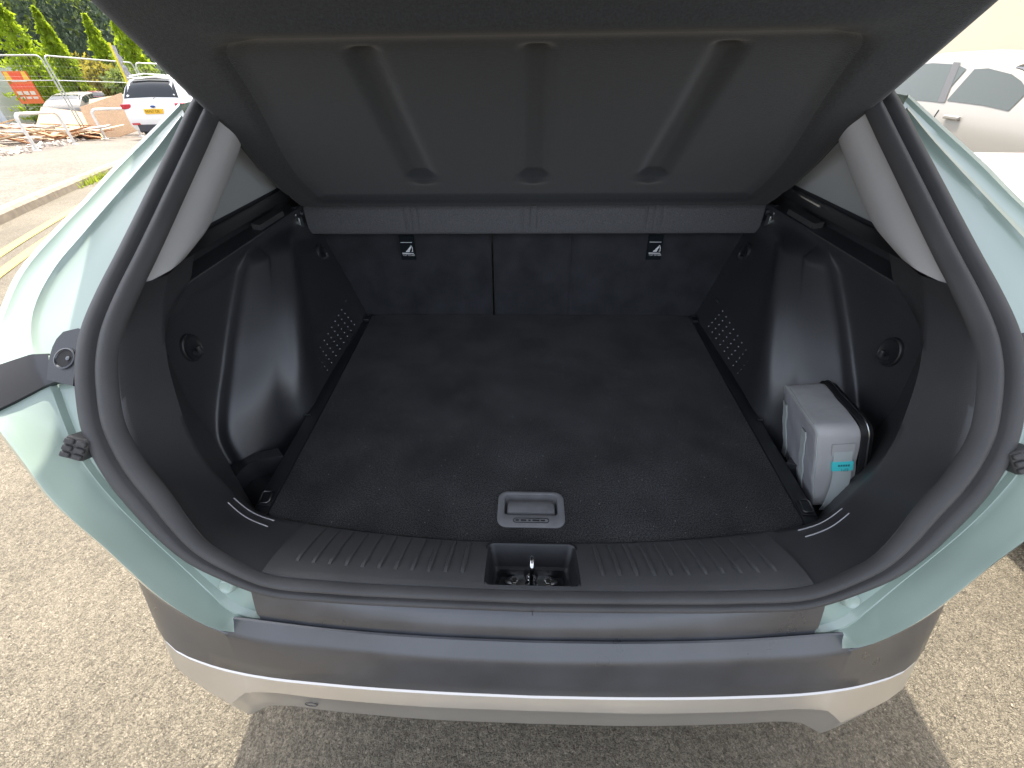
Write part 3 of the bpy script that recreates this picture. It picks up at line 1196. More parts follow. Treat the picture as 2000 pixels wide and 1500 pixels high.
# ---- painted rear quarter around the aperture
BODY = [  # ring outer, channel crease, outer edge
    ((.656, .702, 1.309), (.669, .689, 1.295), (.703, .750, 1.314)),
    ((.659, .619, 1.259), (.688, .624, 1.256), (.744, .671, 1.266)),
    ((.666, .543, 1.213), (.711, .565, 1.220), (.781, .597, 1.222)),
    ((.669, .477, 1.173), (.734, .509, 1.186), (.806, .541, 1.187)),
    ((.680, .418, 1.134), (.756, .455, 1.153), (.832, .485, 1.154)),
    ((.689, .370, 1.098), (.783, .405, 1.117), (.866, .412, 1.105)),
    ((.697, .314, 1.056), (.795, .344, 1.071), (0.862, 0.346, 1.065)),
    ((.691, .274, 1.026), (.775, .290, 1.030), (0.84, 0.272, 1.032)),
    ((.683, .235, .994), (.738, .247, .997), (0.801, 0.207, 0.997)),
    ((.672, .202, .949), (.721, .217, .956), (0.765, 0.179, 0.972)),
    ((.656, .180, .919), (.703, .190, .919), (0.729, 0.15, 0.933)),
    ((.633, .155, .885), (.672, .163, .882), (0.698, 0.124, 0.897)),
    ((.600, .129, .849), (.631, .135, .842), (0.657, 0.1, 0.865)),
    ((.569, .111, .815), (.591, .112, .798), (0.623, 0.083, 0.838)),
    ((.530, .093, .782), (.549, .089, .756), (0.588, 0.063, 0.801)),
    ((.476, .079, .755), (.514, .069, .718), (0.541, 0.039, 0.752)),
    ((.418, .066, .732), (.487, .055, .690), (0.485, 0.026, 0.694)),
    ((.385, .062, .722), (.468, .052, .674), (.478, .034, .664)),
    ((.29, .058, .715), (.40, .046, .668), (.41, .032, .655)),
]
SIDE = [(.66, 1.36), (.735, 1.30), (.785, 1.24), (.815, 1.195), (.845, 1.15), (.885, 1.10), (.898, 1.05), (.902, 1.005), (.902, .975), (.902, .94), (.90, .90), (.895, .86),
        (.89, .82), (.885, .79), (.878, .76), (.870, .73), (.86, .71), (.85, .70), (.84, .69)]
A_ = spl([b[0] for b in BODY], 4)
B_ = spl([b[1] for b in BODY], 4)
C_ = spl([b[2] for b in BODY], 4)
S_ = spl(np.array(SIDE), 4)
nrow = len(A_)
S_ = np.array([np.interp(np.linspace(0, 1, nrow), np.linspace(0, 1, len(S_)), S_[:, k]) for k in (0, 1)]).T
for sgn in (-1, 1):
    rows = []
    for i in range(nrow):
        a, b, c = Vector(A_[i]), Vector(B_[i]), Vector(C_[i])
        k = i / 4
        low = float(sstep(6.2, 8.2, k))
        nb = gn(a.z)
        fw = -nb
        s = S_[i]
        up = 1 - low
        r = [a + fw * .03 - (b - a) * .15, a + fw * .012, a + (b - a) * .25 + fw * (.010 + .004 * low), a + (b - a) * .6 + fw * (.008 + .006 * low),
             a + (b - a) * .88 + fw * (.004 + .006 * low), b + (a - b) * .04 + fw * .001, b + nb * (.004 * up), b + (c - b) * .10 + nb * (.004 * up + .001 * low)]
        # lower corner: the outer face leans out; upper: double gutter
        r += [b + (c - b) * .22 - nb * (.006 * up) + nb * .001 * low, b + (c - b) * .5 - nb * (.008 * up), b + (c - b) * .72 - nb * .003 * up,
              b + (c - b) * .80 + nb * (.003 * up), c + nb * (.004 * up + .001 * low) + (b - c) * .04, c]
        r += [c + Vector((.006, .002, -.003 * low)), c + Vector((.014 + .01 * low, .010, -.002 - .008 * low)), Vector((c.x + .02 + .3 * (s[0] - c.x) * low, c.y + .07 + .02 * low, c.z - .015 * low)),
              Vector((c.x + (s[0] - c.x) * (.8 - .1 * low), c.y + .22, c.z * .6 + s[1] * .4)),
              Vector((s[0], max(c.y + .45, .7), s[1])), Vector((s[0] + .01, 1.5, s[1])), Vector((s[0], 2.9, s[1])), Vector((s[0] - .05, 4.0, s[1] - .1))]
        rows.append([(sgn * p.x, p.y, p.z) for p in r])
    v, f = loft(rows)
    qp = mesh('quarter_panel', v, f, 'paint_green', car, 35)
    # black lamp end piece with its fixing hole
    def onb(k, u, out=.004):
        i = int(k * 4)
        q_ = k * 4 - i
        a, b, c = [Vector(W[i] * (1 - q_) + W[min(i + 1, nrow - 1)] * q_) for W in (A_, B_, C_)]
        p = a + (b - a) * u if u <= 1 else b + (c - b) * (u - 1)
        p = p + gn(p.z) * out
        return Vector((sgn * p.x, p.y, p.z))
    rows = []
    for k, u1 in ((6.0, .02), (6.25, .30), (6.5, .42), (6.75, .50), (7.0, .56), (7.25, .62), (7.5, .68), (7.75, .78)):
        rows.append([onb(k, -.12, -.02), onb(k, -.06, .010), onb(k, u1 * .5, .010), onb(k, u1 * .92, .010), onb(k, u1, .006), onb(k, u1, -.02)])
    v, f = loft(rows)
    br = mesh('lamp_bracket', v, f, 'plastic_black', car, 40)
    hc = onb(7.0, .16, .0115)
    nb = gn(hc.z)
    M = frame_mat(hc, (1, 0, 0), (0, nb.z, -nb.y))
    mb = MB()
    rws = [[M @ Vector((r_ * math.cos(a), r_ * math.sin(a), h_)) for a in np.linspace(0, 2 * math.pi, 24, endpoint=False)] for r_, h_ in ((.0165, -.004), (.0162, .0018), (.0145, .0024), (.0135, .001), (.0128, .0))]
    vv, ff = loft(rws, cv=True)
    mb.add(vv, ff).build('fixing_ring', 'bumper_plastic', br, 50)
    mb = MB()
    mb.add([M @ Vector((.0131 * math.cos(a), .0131 * math.sin(a), .0006)) for a in np.linspace(0, 2 * math.pi, 24, endpoint=False)], [tuple(range(24))])
    mb.build('fixing_hole', 'tyre', br, 0)
    mb = MB()
    mb.lathe([(0, .0025), (.002, .0025), (.0032, .0018), (.0032, 0)], (0, 0, 0), 10)
    mb.v = [tuple(M @ Vector((p[0] + .006 * (1 if sgn < 0 else -1), p[1], p[2] * .8 + .0008))) for p in mb.v]
    mb.build('fixing_screw', 'dark_steel', br, 30)
    rows = []
    for w in np.linspace(0, 1, 20):
        u = .60 + 1.38 * w
        top, bot = 6.95 + .40 * w, 7.75 + .70 * w
        rows.append([onb(np.clip(top, 6, 9), u, -.004), onb(top, u, .007), onb((top + bot) / 2, u, .0075), onb(bot, u - .1 * (1 - w), .007), onb(bot, u - .1 * (1 - w), -.004)])
    v, f = loft(rows)
    lb = mesh('lamp_strip', v, f, 'lamp_black', car, 40)
    # rubber bump stop with moulded ribs
    c0 = onb(9.6, .22, .006)
    nb = gn(c0.z)
    xa_ = Vector((.89, 0, sgn * .45))
    M = frame_mat(c0, xa_, nb.cross(xa_))
    mb = MB()
    for dx, dy, sx_, sy_, sz_ in ((0, 0, .030, .034, .018),):
        mb.add([M @ Vector((dx + sx_ / 2 * a, dy + sy_ / 2 * b, c_)) for c_ in (-.01, sz_) for a, b in ((-1, -1), (1, -1), (1, 1), (-1, 1))], [(0, 3, 2, 1), (4, 5, 6, 7), (0, 1, 5, 4), (1, 2, 6, 5), (2, 3, 7, 6), (3, 0, 4, 7)])
    bs = bevel(mb.build('bump_stop', 'rubber', car, 30), .004, 3)
    mb = MB()
    for row_ in range(3):
        for col_ in range(2):
            mb.add([M @ Vector((-.0075 + .015 * col_ + .0062 * a, -.0105 + .0105 * row_ + .0040 * b, c_)) for c_ in (.014, .0215) for a, b in ((-1, -1), (1, -1), (1, 1), (-1, 1))], [(0, 3, 2, 1), (4, 5, 6, 7), (0, 1, 5, 4), (1, 2, 6, 5), (2, 3, 7, 6), (3, 0, 4, 7)])
    bevel(mb.build('stop_rib', 'rubber', bs, 30), .002, 2)
    # dimple with a drain plug on the lower flange
    c0 = onb(15.2, .45, -.004)
    nb = gn(c0.z)
    M = frame_mat(c0, (1, 0, 0), (0, nb.z, -nb.y))
    rws = [[M @ Vector((r_ * math.cos(a), r_ * math.sin(a), h_)) for a in np.linspace(0, 2 * math.pi, 20, endpoint=False)] for r_, h_ in ((.014, -.004), (.012, .0015), (.010, .003), (.007, .0015), (.0, .001))]
    v, f = loft(rws, cv=True)
    mesh('body_plug', v, f, 'paint_green', car, 60)

# ---- black lip panel between the seal and the bumper
xs_ = np.linspace(-.437, .437, 41)
rows = []


def T(x, pts):
    return float(np.interp(abs(x), [p[0] for p in pts], [p[1] for p in pts]))


T0Y = spl([(0, .028), (.15, .030), (.314, .037), (.482, .051)], 6)
T1Y = spl([(0, .002), (.15, .0045), (.31, .013), (.49, .030), (.541, .044), (.60, .066), (.66, .092), (.71, .120), (.76, .165), (.80, .24), (.83, .36), (.85, .55)], 6)
for x in xs_:
    zr = float(np.interp(abs(x), half[:5 * NS, 0], half[:5 * NS, 1]))
    yr = float(g(zr))
    y0 = T(x, T0Y)
    e = 0.002
    r = [(x, yr + .006, zr - .010), (x, yr - .001, zr + .0005)]
    for u in (.12, .3, .6, .85):
        r.append((x, yr + (y0 - yr) * u, zr + (.684 - zr) * u + .003 * math.sin(math.pi * u) + e))
    r += [(x, y0 + .003, .6845), (x, y0 - .001, .678)]
    rows.append(r)
v, f = loft(rows)
for i0 in (0, len(rows) - 1):
    K = len(rows[0])
    b0 = len(v)
    for j in range(K):
        q = rows[i0][j]
        v.append((q[0], q[1] + .004, q[2] - .010))
    f += [(i0 * K + j, i0 * K + j + 1, b0 + j + 1, b0 + j) for j in range(K - 1)]
mesh('lip_panel', v, f, 'bumper_plastic', car, 40)

# ---- rear bumper
SX = list(np.linspace(0, .47, 16)) + [.484, .4885, .4905, .495, .51, .53, .55, .575, .60, .63, .66, .685, .71, .735, .76, .78, .80, .815, .83, .842, .85]
T2Y = spl([(0, -.014), (.17, -.012), (.34, -.006), (.48, .004), (.56, .017), (.643, .042), (.69, .072), (.735, .12), (.775, .20), (.81, .32), (.83, .48), (.84, .60)], 6)
T3Y = spl([(0, -.027), (.2, -.025), (.36, -.018), (.48, -.012), (.505, -.014), (.53, -.020), (.56, -.010), (.62, .010), (.66, .028), (.70, .065), (.74, .12), (.78, .22), (.82, .40), (.83, .55)], 6)
T3Z = [(0, .535), (.47, .530), (.495, .527), (.535, .485), (.57, .484), (.62, .490), (.67, .505), (.72, .515), (.85, .52)]
T4Z = [(0, .447), (.46, .445), (.485, .44), (.525, .41), (.56, .408), (.62, .43), (.68, .45), (.85, .46)]
rowsA, rowsB = [], []
for x in SX:
    y1, y2, y3 = T(x, T1Y), T(x, T2Y), T(x, T3Y)
    z1 = .665
    if x <= .4885:
        y0 = T(min(x, .482), T0Y)
        e = 0 if x < .48 else 1
        top = [(x, y0 + .01, .66), (x, y0 + .001, .680), (x, y0 - .001, .6830), (x, y0 - .004, .6825), (x, y1 + .006, .6655), (x, y1 + .002, .6615), (x, y1, .6575)]
    else:
        top = [(x, y1 + .02, .645), (x, y1 + .012, .655), (x, y1 + .008, .660), (x, y1 + .005, .6635), (x, y1 + .003, .6645), (x, y1 + .001, .664), (x, y1, .661)]
    ym = y1 * .45 + y2 * .55 - .003
    face = [(x, y1 - .0025, .65), (x, ym, .605), (x, y2 - .0005, .568), (x, y2 + .001, .563), (x, y2 + .006, .560)]
    rowsA.append(top + face)
    z3, z4 = T(x, T3Z), T(x, T4Z)
    y4 = y3 - .003 + .012 * float(sstep(.60, .66, x)) + .03 * float(sstep(.66, .8, x))
    rowsB.append([(x, y2 + .012, .562), (x, y2 + .002, .5605), (x, y2 - .002, .559), (x, y2 + (y3 - y2) * .5, (.559 + z3) / 2 + .003), (x, y3 + .001, z3 + .004), (x, y3 - .0005, z3), (x, y3 + .0005, z3 - .005),
                  (x, y4 + .001, (z3 + z4) / 2), (x, y4 + .002, z4 + .006), (x, y4 + .006, z4), (x, y4 + .06, z4 - .02), (x, y4 + .14, z4 - .03)])


def mirror_rows(rows):
    return [[(-p[0], p[1], p[2]) for p in r] for r in rows[:0:-1]] + rows


v, f = loft(mirror_rows(rowsA))
bump_o = mesh('rear_bumper', v, f, 'bumper_plastic', car, 32)
v, f = loft(mirror_rows(rowsB))
skid = mesh('skid_plate', v, f, 'bumper_silver', car, 28)
# parking sensor ring on the lower valance
mb = MB()
x = -.385
yy = T(x, T3Y) - .0035
mb.tube([(x + .0105 * math.cos(a), yy, .497 + .0105 * math.sin(a)) for a in np.linspace(0, 2 * math.pi, 21)], .0009, 5)
mb.build('parking_sensor', 'bumper_plastic', skid)

# ---- the rest of the shell: roof, tailgate, glass, wheels, underbody
rows = []
for y, z, w in ((.955, 1.462, .58), (.99, 1.485, .60), (1.3, 1.525, .61), (1.9, 1.535, .62), (2.5, 1.49, .62), (3.0, 1.25, .66), (3.3, 1.06, .70), (4.0, .92, .68)):
    rows.append([(x * w, y, z - .05 * x * x) for x in np.linspace(-1, 1, 13)])
v, f = loft(rows)
solid(mesh('roof', v, f, 'paint_green', car, 50), .03, -1)
for sgn in (-1, 1):
    rows = [[(sgn * (.73 - .13 * u), y, 1.06 + .42 * u) for u in (0, .5, 1)] for y in (1.05, 1.6, 2.3, 3.0)]
    v, f = loft(rows)
    mesh('side_window', v, f, 'glass_dark', car, 50)
    mb = MB()
    M = Matrix.Rotation(rad(90), 3, 'Y')
    mb.lathe([(.0, .10), (.20, .10), (.21, .11), (.30, .11), (.33, .08), (.335, 0), (.33, -.08), (.30, -.11), (0, -.11)], (sgn * .74, 1.02, .335), 32, M)
    mb.build('wheel', 'tyre', car, 40)
mb = MB()
mb.box((0, 2.1, .42), (1.36, 3.7, .38))
mb.build('underbody', 'tyre', car, 0)
# open tailgate above the boot, a closed shell with glass and inner trim
rows, rows2 = [], []
for t in np.linspace(0, 1, 16):
    w = float(np.interp(t, [0, .12, .25, .5, .8, .95, 1], [.68, .79, .82, .83, .80, .74, .60]))  # out of view; widened past a real tailgate to shade boot and pillars
    yc = .93 - 1.10 * t
    zc = 1.485 + .45 * t - .02 * math.sin(math.pi * t)
    th = .055 + .02 * math.sin(math.pi * t)
    o_, n_ = [], []
    for x in np.linspace(-1, 1, 15):
        dr = .050 * abs(x) ** 3
        o_.append((x * w, yc, zc + .055 - dr))
        n_.append((x * w * .985, yc + .004, zc + .055 - th - dr * .8))
    rows.append(o_ + n_[::-1])
    rows2.append(n_)
v, f = loft(rows, cv=True)
K = len(rows[0])
f += [tuple(range(K)), tuple(len(v) - K + k for k in range(K))]
tgate = mesh('tailgate', v, f, 'paint_green', car, 50)
v, f = loft([[(p[0] * .93, p[1], p[2] - .006) for p in r] for r in rows2[8:15]])
mesh('tailgate_trim', v, f, 'plastic_black', tgate, 50)
v, f = loft([[(p[0] * .86, p[1], p[2] - .004) for p in r] for r in rows2[2:9]])
mesh('tailgate_glass', v, f, 'glass_dark', tgate, 50)

# ---------------------------------------------------------------- grey bag in the right pocket
bag = thing('storage_bag', 'small grey fabric case with cyan tag standing in the right boot pocket', 'bag', (.569, .286, .657))
bag.rotation_euler = Euler((rad(-8.9), rad(-16.9), rad(-8.4)), 'XYZ')
BW, BL, BH = .080, .178, .199


def bag_loop(x, ins, r):
    out = []
    for sy_, sz_, a0 in ((1, 1, 0), (-1, 1, 90), (-1, -1, 180), (1, -1, 270)):
        for k in range(7):
            a = rad(a0 + 90 * k / 6)
            out.append((x, BL / 2 + sy_ * (BL / 2 - ins - r) + r * math.cos(a), BH / 2 + sz_ * (BH / 2 - ins - r) + r * math.sin(a)))
    return out


def slump(p, amp=.5):
    x, y, z = p
    a = .0022 * math.sin(31 * y + 47 * z + 9 * x) + .0017 * math.sin(67 * z - 52 * y + 40 * x) + .0011 * math.sin(140 * z + 90 * y)
    b = .0018 * math.sin(43 * z + 20 * x) - .0035 * math.sin(math.pi * min(1, max(0, z / BH))) * (1 if y > BL / 2 else -1)
    c = .0016 * math.sin(50 * y + 60 * x) - .0030 * (1 - min(1, abs(x - .04) / .04)) * (1 if z > BH * .8 else 0)
    return (x + a * amp, y + b * amp * .8, z + c * amp)


def dense(lp_):
    return [[slump(p) for p in l_] for l_ in lp_]


def bag_dense(x, ins, r):
    base = bag_loop(x, ins, r)
    out = []
    for i_ in range(len(base)):
        a_, b_ = Vector(base[i_]), Vector(base[(i_ + 1) % len(base)])
        m_ = 8 if (b_ - a_).length > .04 else 1
        out += [tuple(a_ + (b_ - a_) * (q_ / m_)) for q_ in range(m_)]
    return out


lp = [bag_dense(.001, .006, .014), bag_dense(.0025, .0025, .016), bag_dense(.006, .0005, .018), bag_dense(.012, .0, .020), bag_dense(.022, -.001, .021), bag_dense(.034, -.0015, .022), bag_dense(.048, -.001, .023),
      bag_dense(.060, .0, .024), bag_dense(.068, .001, .025)]
v, f = loft(dense(lp), cv=True)
bd = mesh('bag_body', v, f, 'bag_front', bag, 60)
n = len(bag_loop(0, 0, .01))
lp = []
for q_ in (1.0, .93, .85, .75, .62, .48, .33, .18, .05):
    lp.append([(x - .0035 * (1 - q_) ** .5, BL / 2 + (y - BL / 2) * q_, BH / 2 + (z - BH / 2) * q_) for x, y, z in bag_dense(.001, .006, .014)])
v, f = loft(dense(lp), cv=True)
nn = len(lp[0])
f.append(tuple(len(v) - nn + k for k in range(nn)))
mesh('side_panel', v, f, 'bag_fabric', bag, 60)
lp = [bag_loop(.068, -.0005, .025), bag_loop(.069, -.003, .027), bag_loop(.077, -.003, .027), bag_loop(.079, -.001, .026), bag_loop(.088, .002, .026), bag_loop(.090, .006, .026)]
v, f = loft(lp, cv=True)
f.append(tuple(len(v) - n + k for k in range(n)))
mesh('zip_band', v, f, 'zip_black', bag, 40)
pp = bag_loop(.0795, -.0026, .027)
MB().tube(pp + [pp[0]], .0013, 6).build('zip_teeth', 'steel', bag)
pp = [slump(p) for p in bag_dense(.0032, .0016, .017)]
MB().tube(pp + [pp[0]], .0011, 6).build('piping', 'bag_strap', bag)
# two webbing straps on the side facing the boot
for y0 in (.052, .150):
    mb = MB()
    rows = []
    for z_ in np.linspace(.022, .165, 14):
        xs0 = slump((-.0022, y0, z_))[0] - .0014
        rows.append([(xs0 + .002, y0 - .0105, z_), (xs0, y0 - .010, z_), (xs0, y0 + .010, z_), (xs0 + .002, y0 + .0105, z_)])
    v, f = loft(rows)
    mb.add(v, f)
    bevel(mb.build('side_strap', 'bag_strap', bag, 30), .0008)
# carrying strap hanging in front, cyan tag on it
sw = .0145
cx = .043
path = spl([(-.0012, .150), (-.003, .128), (-.0045, .105), (-.008, .078), (-.012, .048), (-.011, .022), (-.004, .004)], 5)
rows = []
for i, (yy, zz) in enumerate(path):
    dx = -.016 * float(sstep(.10, .0, zz))
    rows.append([(cx - sw + dx, yy - .0010, zz), (cx + sw + dx, yy - .0010, zz), (cx + sw + dx, yy + .0010, zz), (cx - sw + dx, yy + .0010, zz)])
v, f = loft(rows, cv=True)
mesh('carry_strap', v, f, 'bag_strap', bag, 40)
mb = MB()
rows = []
for i, (yy, zz) in enumerate(path):
    if .098 <= zz <= .1305:
        rows.append([(cx - sw - .0022, yy - .0026, zz), (cx + sw + .0022, yy - .0026, zz), (cx + sw + .0022, yy + .0022, zz), (cx - sw - .0022, yy + .0022, zz)])
if len(rows) < 2:
    rows = []
zt = [.126, .120, .114, .106]
rows = []
for zz in zt:
    yy = float(np.interp(zz, path[::-1, 1], path[::-1, 0]))
    rows.append([(cx - sw - .002, yy - .0024, zz), (cx + sw + .002, yy - .0024, zz), (cx + sw + .002, yy + .002, zz), (cx - sw - .002, yy + .002, zz)])
v, f = loft(rows, cv=True)
f += [(0, 1, 2, 3), (12, 13, 14, 15)]
tg = mesh('strap_tag', v, f, 'tag_cyan', bag, 20)
yy = float(np.interp(.109, path[::-1, 1], path[::-1, 0]))
Mt = frame_mat((cx + .003, yy - .0029, .1085), (-1, 0, 0), (0, -.1, -1))
text('tag_text', 'EP1', .0085, Mt, 'tag_ink', bag)
mb = MB()
for k in range(5):
    mb.box((cx - .006 + k * .0038, yy - .0026, .1185), (.0026, .0006, .0042))
mb.build('tag_mark', 'tag_ink', bag, 0)
MB().box((cx, -.0016, .152), (.035, .0016, .026)).build('strap_patch', 'bag_front', bag, 0)

# ---------------------------------------------------------------- other vehicles
def vehicle(name, label, loc, rotz, st, paint, group=None, windows=(), rear=None, wheels=(.85, 3.5), wr=.33, extra=None):
    """st: stations (x, half width, z0, z belt, z roof) from the tail forwards"""
    car_ = thing(name, label, 'car', loc, rotz, group)
    st = np.array(st, float)

    def sec(x):
        w, z0, zb, zr = [float(np.interp(x, st[:, 0], st[:, k])) for k in (1, 2, 3, 4)]
        gh = max(0, min(1, (zr - zb) / .5))
        return [(w * .80, z0), (w * .95, z0 + .07), (w * .995, z0 * .5 + zb * .5 - .05), (w, z0 * .25 + zb * .75), (w * .97, zb), (w * (.95 - .17 * gh), zb + (zr - zb) * .86), (w * (.80 - .14 * gh), zb + (zr - zb) * .985), (0, zr + .015)]

    def pt(x, v, side, out=0.0):
        s_ = sec(x)
        i0 = min(int(v), 6)
        w_ = v - i0
        y = s_[i0][0] * (1 - w_) + s_[i0 + 1][0] * w_
        z = s_[i0][1] * (1 - w_) + s_[i0 + 1][1] * w_
        dy, dz = s_[i0 + 1][1] - s_[i0][1], -(s_[i0 + 1][0] - s_[i0][0])
        L_ = math.hypot(dy, dz) or 1
        return (x, side * (y + out * dy / L_), z + out * dz / L_)
    X = spl(np.stack([st[:, 0], st[:, 0]], 1), 3)[:, 0]
    rows = []
    for x in X:
        s_ = sec(x)
        rows.append([(x, y, z) for y, z in s_] + [(x, -y, z) for y, z in s_[-2::-1]])
    v, f = loft(rows)
    K = len(rows[0])
    f += [tuple(range(K)), tuple(len(v) - K + k for k in range(K))]
    body = mesh('body', v, f, paint, car_, 35)
    for (x0, x1, v0, v1) in windows:
        for side in (-1, 1):
            rows = []
            for x in np.linspace(x0, x1, 6):
                e = .10 * max(0, 1 - min(x - x0, x1 - x) / .12) * (v1 - v0)
                rows.append([pt(x, u, side, .006) for u in np.linspace(v0, v1 - e, 4)])
            v, f = loft(rows)
            mesh('side_window', v, f, 'glass_tint', car_, 40)
    if rear:
        x0, x1, vv = rear
        rows = []
        for x in np.linspace(x0, x1, 6):
            rows.append([pt(x, u, -1, .007) for u in np.linspace(vv, 7, 5)] + [pt(x, u, 1, .007) for u in np.linspace(7, vv, 5)[1:]])
        v, f = loft(rows)
        mesh('rear_window', v, f, 'glass_dark', car_, 40)
    Mx = Matrix.Rotation(rad(90), 3, 'X')
    for xw in wheels:
        for side in (-1, 1):
            w = float(np.interp(xw, st[:, 0], st[:, 1]))
            mb = MB()
            mb.lathe([(wr * .62, .09), (wr * .70, .105), (wr * .95, .10), (wr, .07), (wr, -.07), (wr * .95, -.10), (wr * .6, -.1)], (xw, side * (w - .09), wr), 24, Mx)
            wh = mb.build('wheel', 'tyre', car_, 40)
            mb = MB()
            mb.lathe([(.0, .075), (.06, .08), (.08, .06), (wr * .45, .055), (wr * .64, .09), (wr * .66, .07)], (xw, side * (w - .09), wr), 20, Mx)
            mb.lathe([(.0, -.075), (.06, -.08), (.08, -.06), (wr * .45, -.055), (wr * .64, -.09), (wr * .66, -.07)], (xw, side * (w - .09), wr), 20, Mx)
            mb.build('wheel_rim', 'paint_silver', wh, 40)
    if extra:
        extra(car_, pt, sec)
    return car_


SUV = [(0, .72, .44, .66, .68), (.03, .86, .34, .74, .76), (.10, .90, .28, .90, .92), (.16, .915, .26, 1.02, 1.05), (.26, .92, .26, 1.06, 1.24), (.42, .92, .25, 1.08, 1.48), (.60, .92, .25, 1.08, 1.62),
       (.95, .92, .24, 1.08, 1.67), (2.0, .92, .24, 1.05, 1.69), (2.7, .92, .24, 1.03, 1.62), (3.4, .91, .24, 1.0, 1.06), (4.1, .88, .26, .92, .95), (4.45, .72, .34, .74, .76)]


def suv_rear(c_, pt, sec):
    for side in (-1, 1):
        mb = MB()
        mb.box((.16, side * .80, .965), (.16, .27, .13), Matrix.Rotation(rad(side * 14), 3, 'Z'))
        bevel(mb.build('tail_light', 'lamp_red', c_, 40), .02, 3)
        mb = MB()
        mb.box((-.012, side * .66, .52), (.03, .22, .05))
        mb.build('rear_reflector', 'lamp_red', c_, 20)
    mb = MB()
    mb.box((.03, 0, .40), (.10, 1.30, .20))
    bevel(mb.build('lower_bumper', 'dark_grey', c_, 20), .02)
    mb = MB()
    mb.box((.045, .0, .835), (.07, .54, .125))
    mb.build('number_plate', 'plate_yellow', c_, 0)
    text('plate_text', 'NV67 OE', .105, frame_mat((.008, .02, .835), (0, -1, 0), (0, 0, 1)), 'ink_black', c_)
    mb = MB()
    rows = [[(.085 - h, r_ * .07 * math.cos(a), .955 + r_ * .03 * math.sin(a)) for a in np.linspace(0, 2 * math.pi, 20, endpoint=False)] for r_, h in ((1, -.02), (1, .012), (.85, .016), (0.01, .016))]
    v, f = loft(rows, cv=True)
    mesh('badge', v, f, 'emblem_blue', c_, 40)
    # roof spoiler and wiper
    mb = MB()
    mb.box((.62, 0, 1.665), (.22, 1.20, .03))
    bevel(mb.build('roof_spoiler', 'paint_white', c_, 20), .01)
    MB().tube([(.20, -.05, 1.14), (.30, -.30, 1.27)], .008, 6).build('rear_wiper', 'ink_black', c_)
    MB().tube([(.105, .72, .74), (.10, .45, .66), (.10, -.45, .66), (.105, -.72, .74)], .004, 5).build('tailgate_seam', 'dark_grey', c_)
    for side in (-1, 1):
        MB().tube([(.7, side * .64, 1.70), (1.5, side * .66, 1.74), (2.6, side * .64, 1.68)], .016, 8).build('roof_rail', 'galvanised', c_)


def ang(dx, dy):
    return math.atan2(dy, dx)


sy_ = 14.6
vehicle('parked_suv', 'white estate car with yellow rear number plate beside the cycle stands', (-11.62, sy_, float(gz(sy_ + 1.5)) + .12), ang(-.12, 1), SUV, 'paint_white',
        windows=((.75, 1.75, 4.2, 4.95), (1.85, 2.85, 4.2, 4.95)), rear=(.22, .54, 5.25), extra=suv_rear)

SEDAN = [(0, .70, .40, .74, .76), (.06, .84, .32, .84, .87), (.2, .88, .26, .95, 1.0), (.55, .89, .24, .98, 1.17), (1.0, .89, .22, .98, 1.36), (1.5, .89, .22, .97, 1.44), (2.2, .89, .22, .96, 1.46), (2.7, .89, .22, .95, 1.38),
         (3.3, .88, .22, .93, .97), (4.0, .85, .24, .82, .85), (4.3, .68, .32, .64, .66)]


def sedan_side(c_, pt, sec):
    for side in (-1, 1):
        for x in (1.55, 2.55):
            v, f = loft([[pt(x + dx + .30 * (u - 4.15), u, side, .008) for u in np.linspace(4.15, 4.97, 4)] for dx in (-.05, .05)])
            mesh('door_pillar', v, f, 'timber_grey' if False else 'dark_grey', c_, 0)
        for x in (1.25, 2.25):
            q = Vector(pt(x, 3.72, side, .02))
            mb = MB()
            mb.box(q, (.20, .03, .035))
            bevel(mb.build('door_handle', 'paint_silver', c_, 20), .01)
        for x in (1.5, 2.55):
            MB().tube([pt(x, u, side, .001) for u in (1.0, 2, 3, 4.0)], .006, 5).build('door_seam', 'ink_black', c_)
        v, f = loft([[pt(x, u, side, .012) for u in (3.3, 3.8)] for x in (.07, .2, .35)])
        mesh('tail_light', v, f, 'lamp_red', c_, 40)


vehicle('parked_sedan', 'pale silver car seen side on beyond the white bonnet at right', (5.30, 3.70, float(gz(5.0))), ang(.03, 1), SEDAN, 'paint_silver',
        windows=((.72, 1.5, 4.2, 4.93), (1.6, 2.5, 4.15, 4.93), (2.6, 3.0, 4.15, 4.75)), rear=(.62, 1.1, 5.3), wheels=(.85, 3.45), wr=.31, extra=sedan_side)

HATCH = [(0, .74, .40, .80, .82), (.06, .86, .30, .92, .96), (.2, .88, .25, .98, 1.25), (.5, .885, .24, .99, 1.46), (1.2, .885, .22, .98, 1.50), (1.9, .885, .22, .97, 1.45), (2.55, .88, .22, .955, 1.0), (3.1, .87, .22, .93, .965),
         (3.6, .83, .24, .88, .91), (3.85, .70, .32, .70, .73), (3.9, .62, .36, .62, .64)]
vehicle('parked_hatchback', 'bright white car bonnet right beside the green car', (2.58, -1.10, 0.0), ang(-.05, 1), HATCH, 'paint_white',
        windows=((.4, 1.1, 4.2, 4.92), (1.2, 1.95, 4.2, 4.92)), rear=(.12, .45, 5.3), wheels=(.7, 3.15), wr=.31)
cp = vehicle('parked_sedan', 'silver car parked behind the fence, below the orange sign', (-24.3, 24.6, float(gz(25.0))), ang(-.3, 1), SEDAN, 'paint_silver',
             windows=((.72, 1.5, 4.2, 4.93), (1.6, 2.5, 4.15, 4.93)), rear=(.62, 1.1, 5.3), wheels=(.85, 3.45), wr=.31)
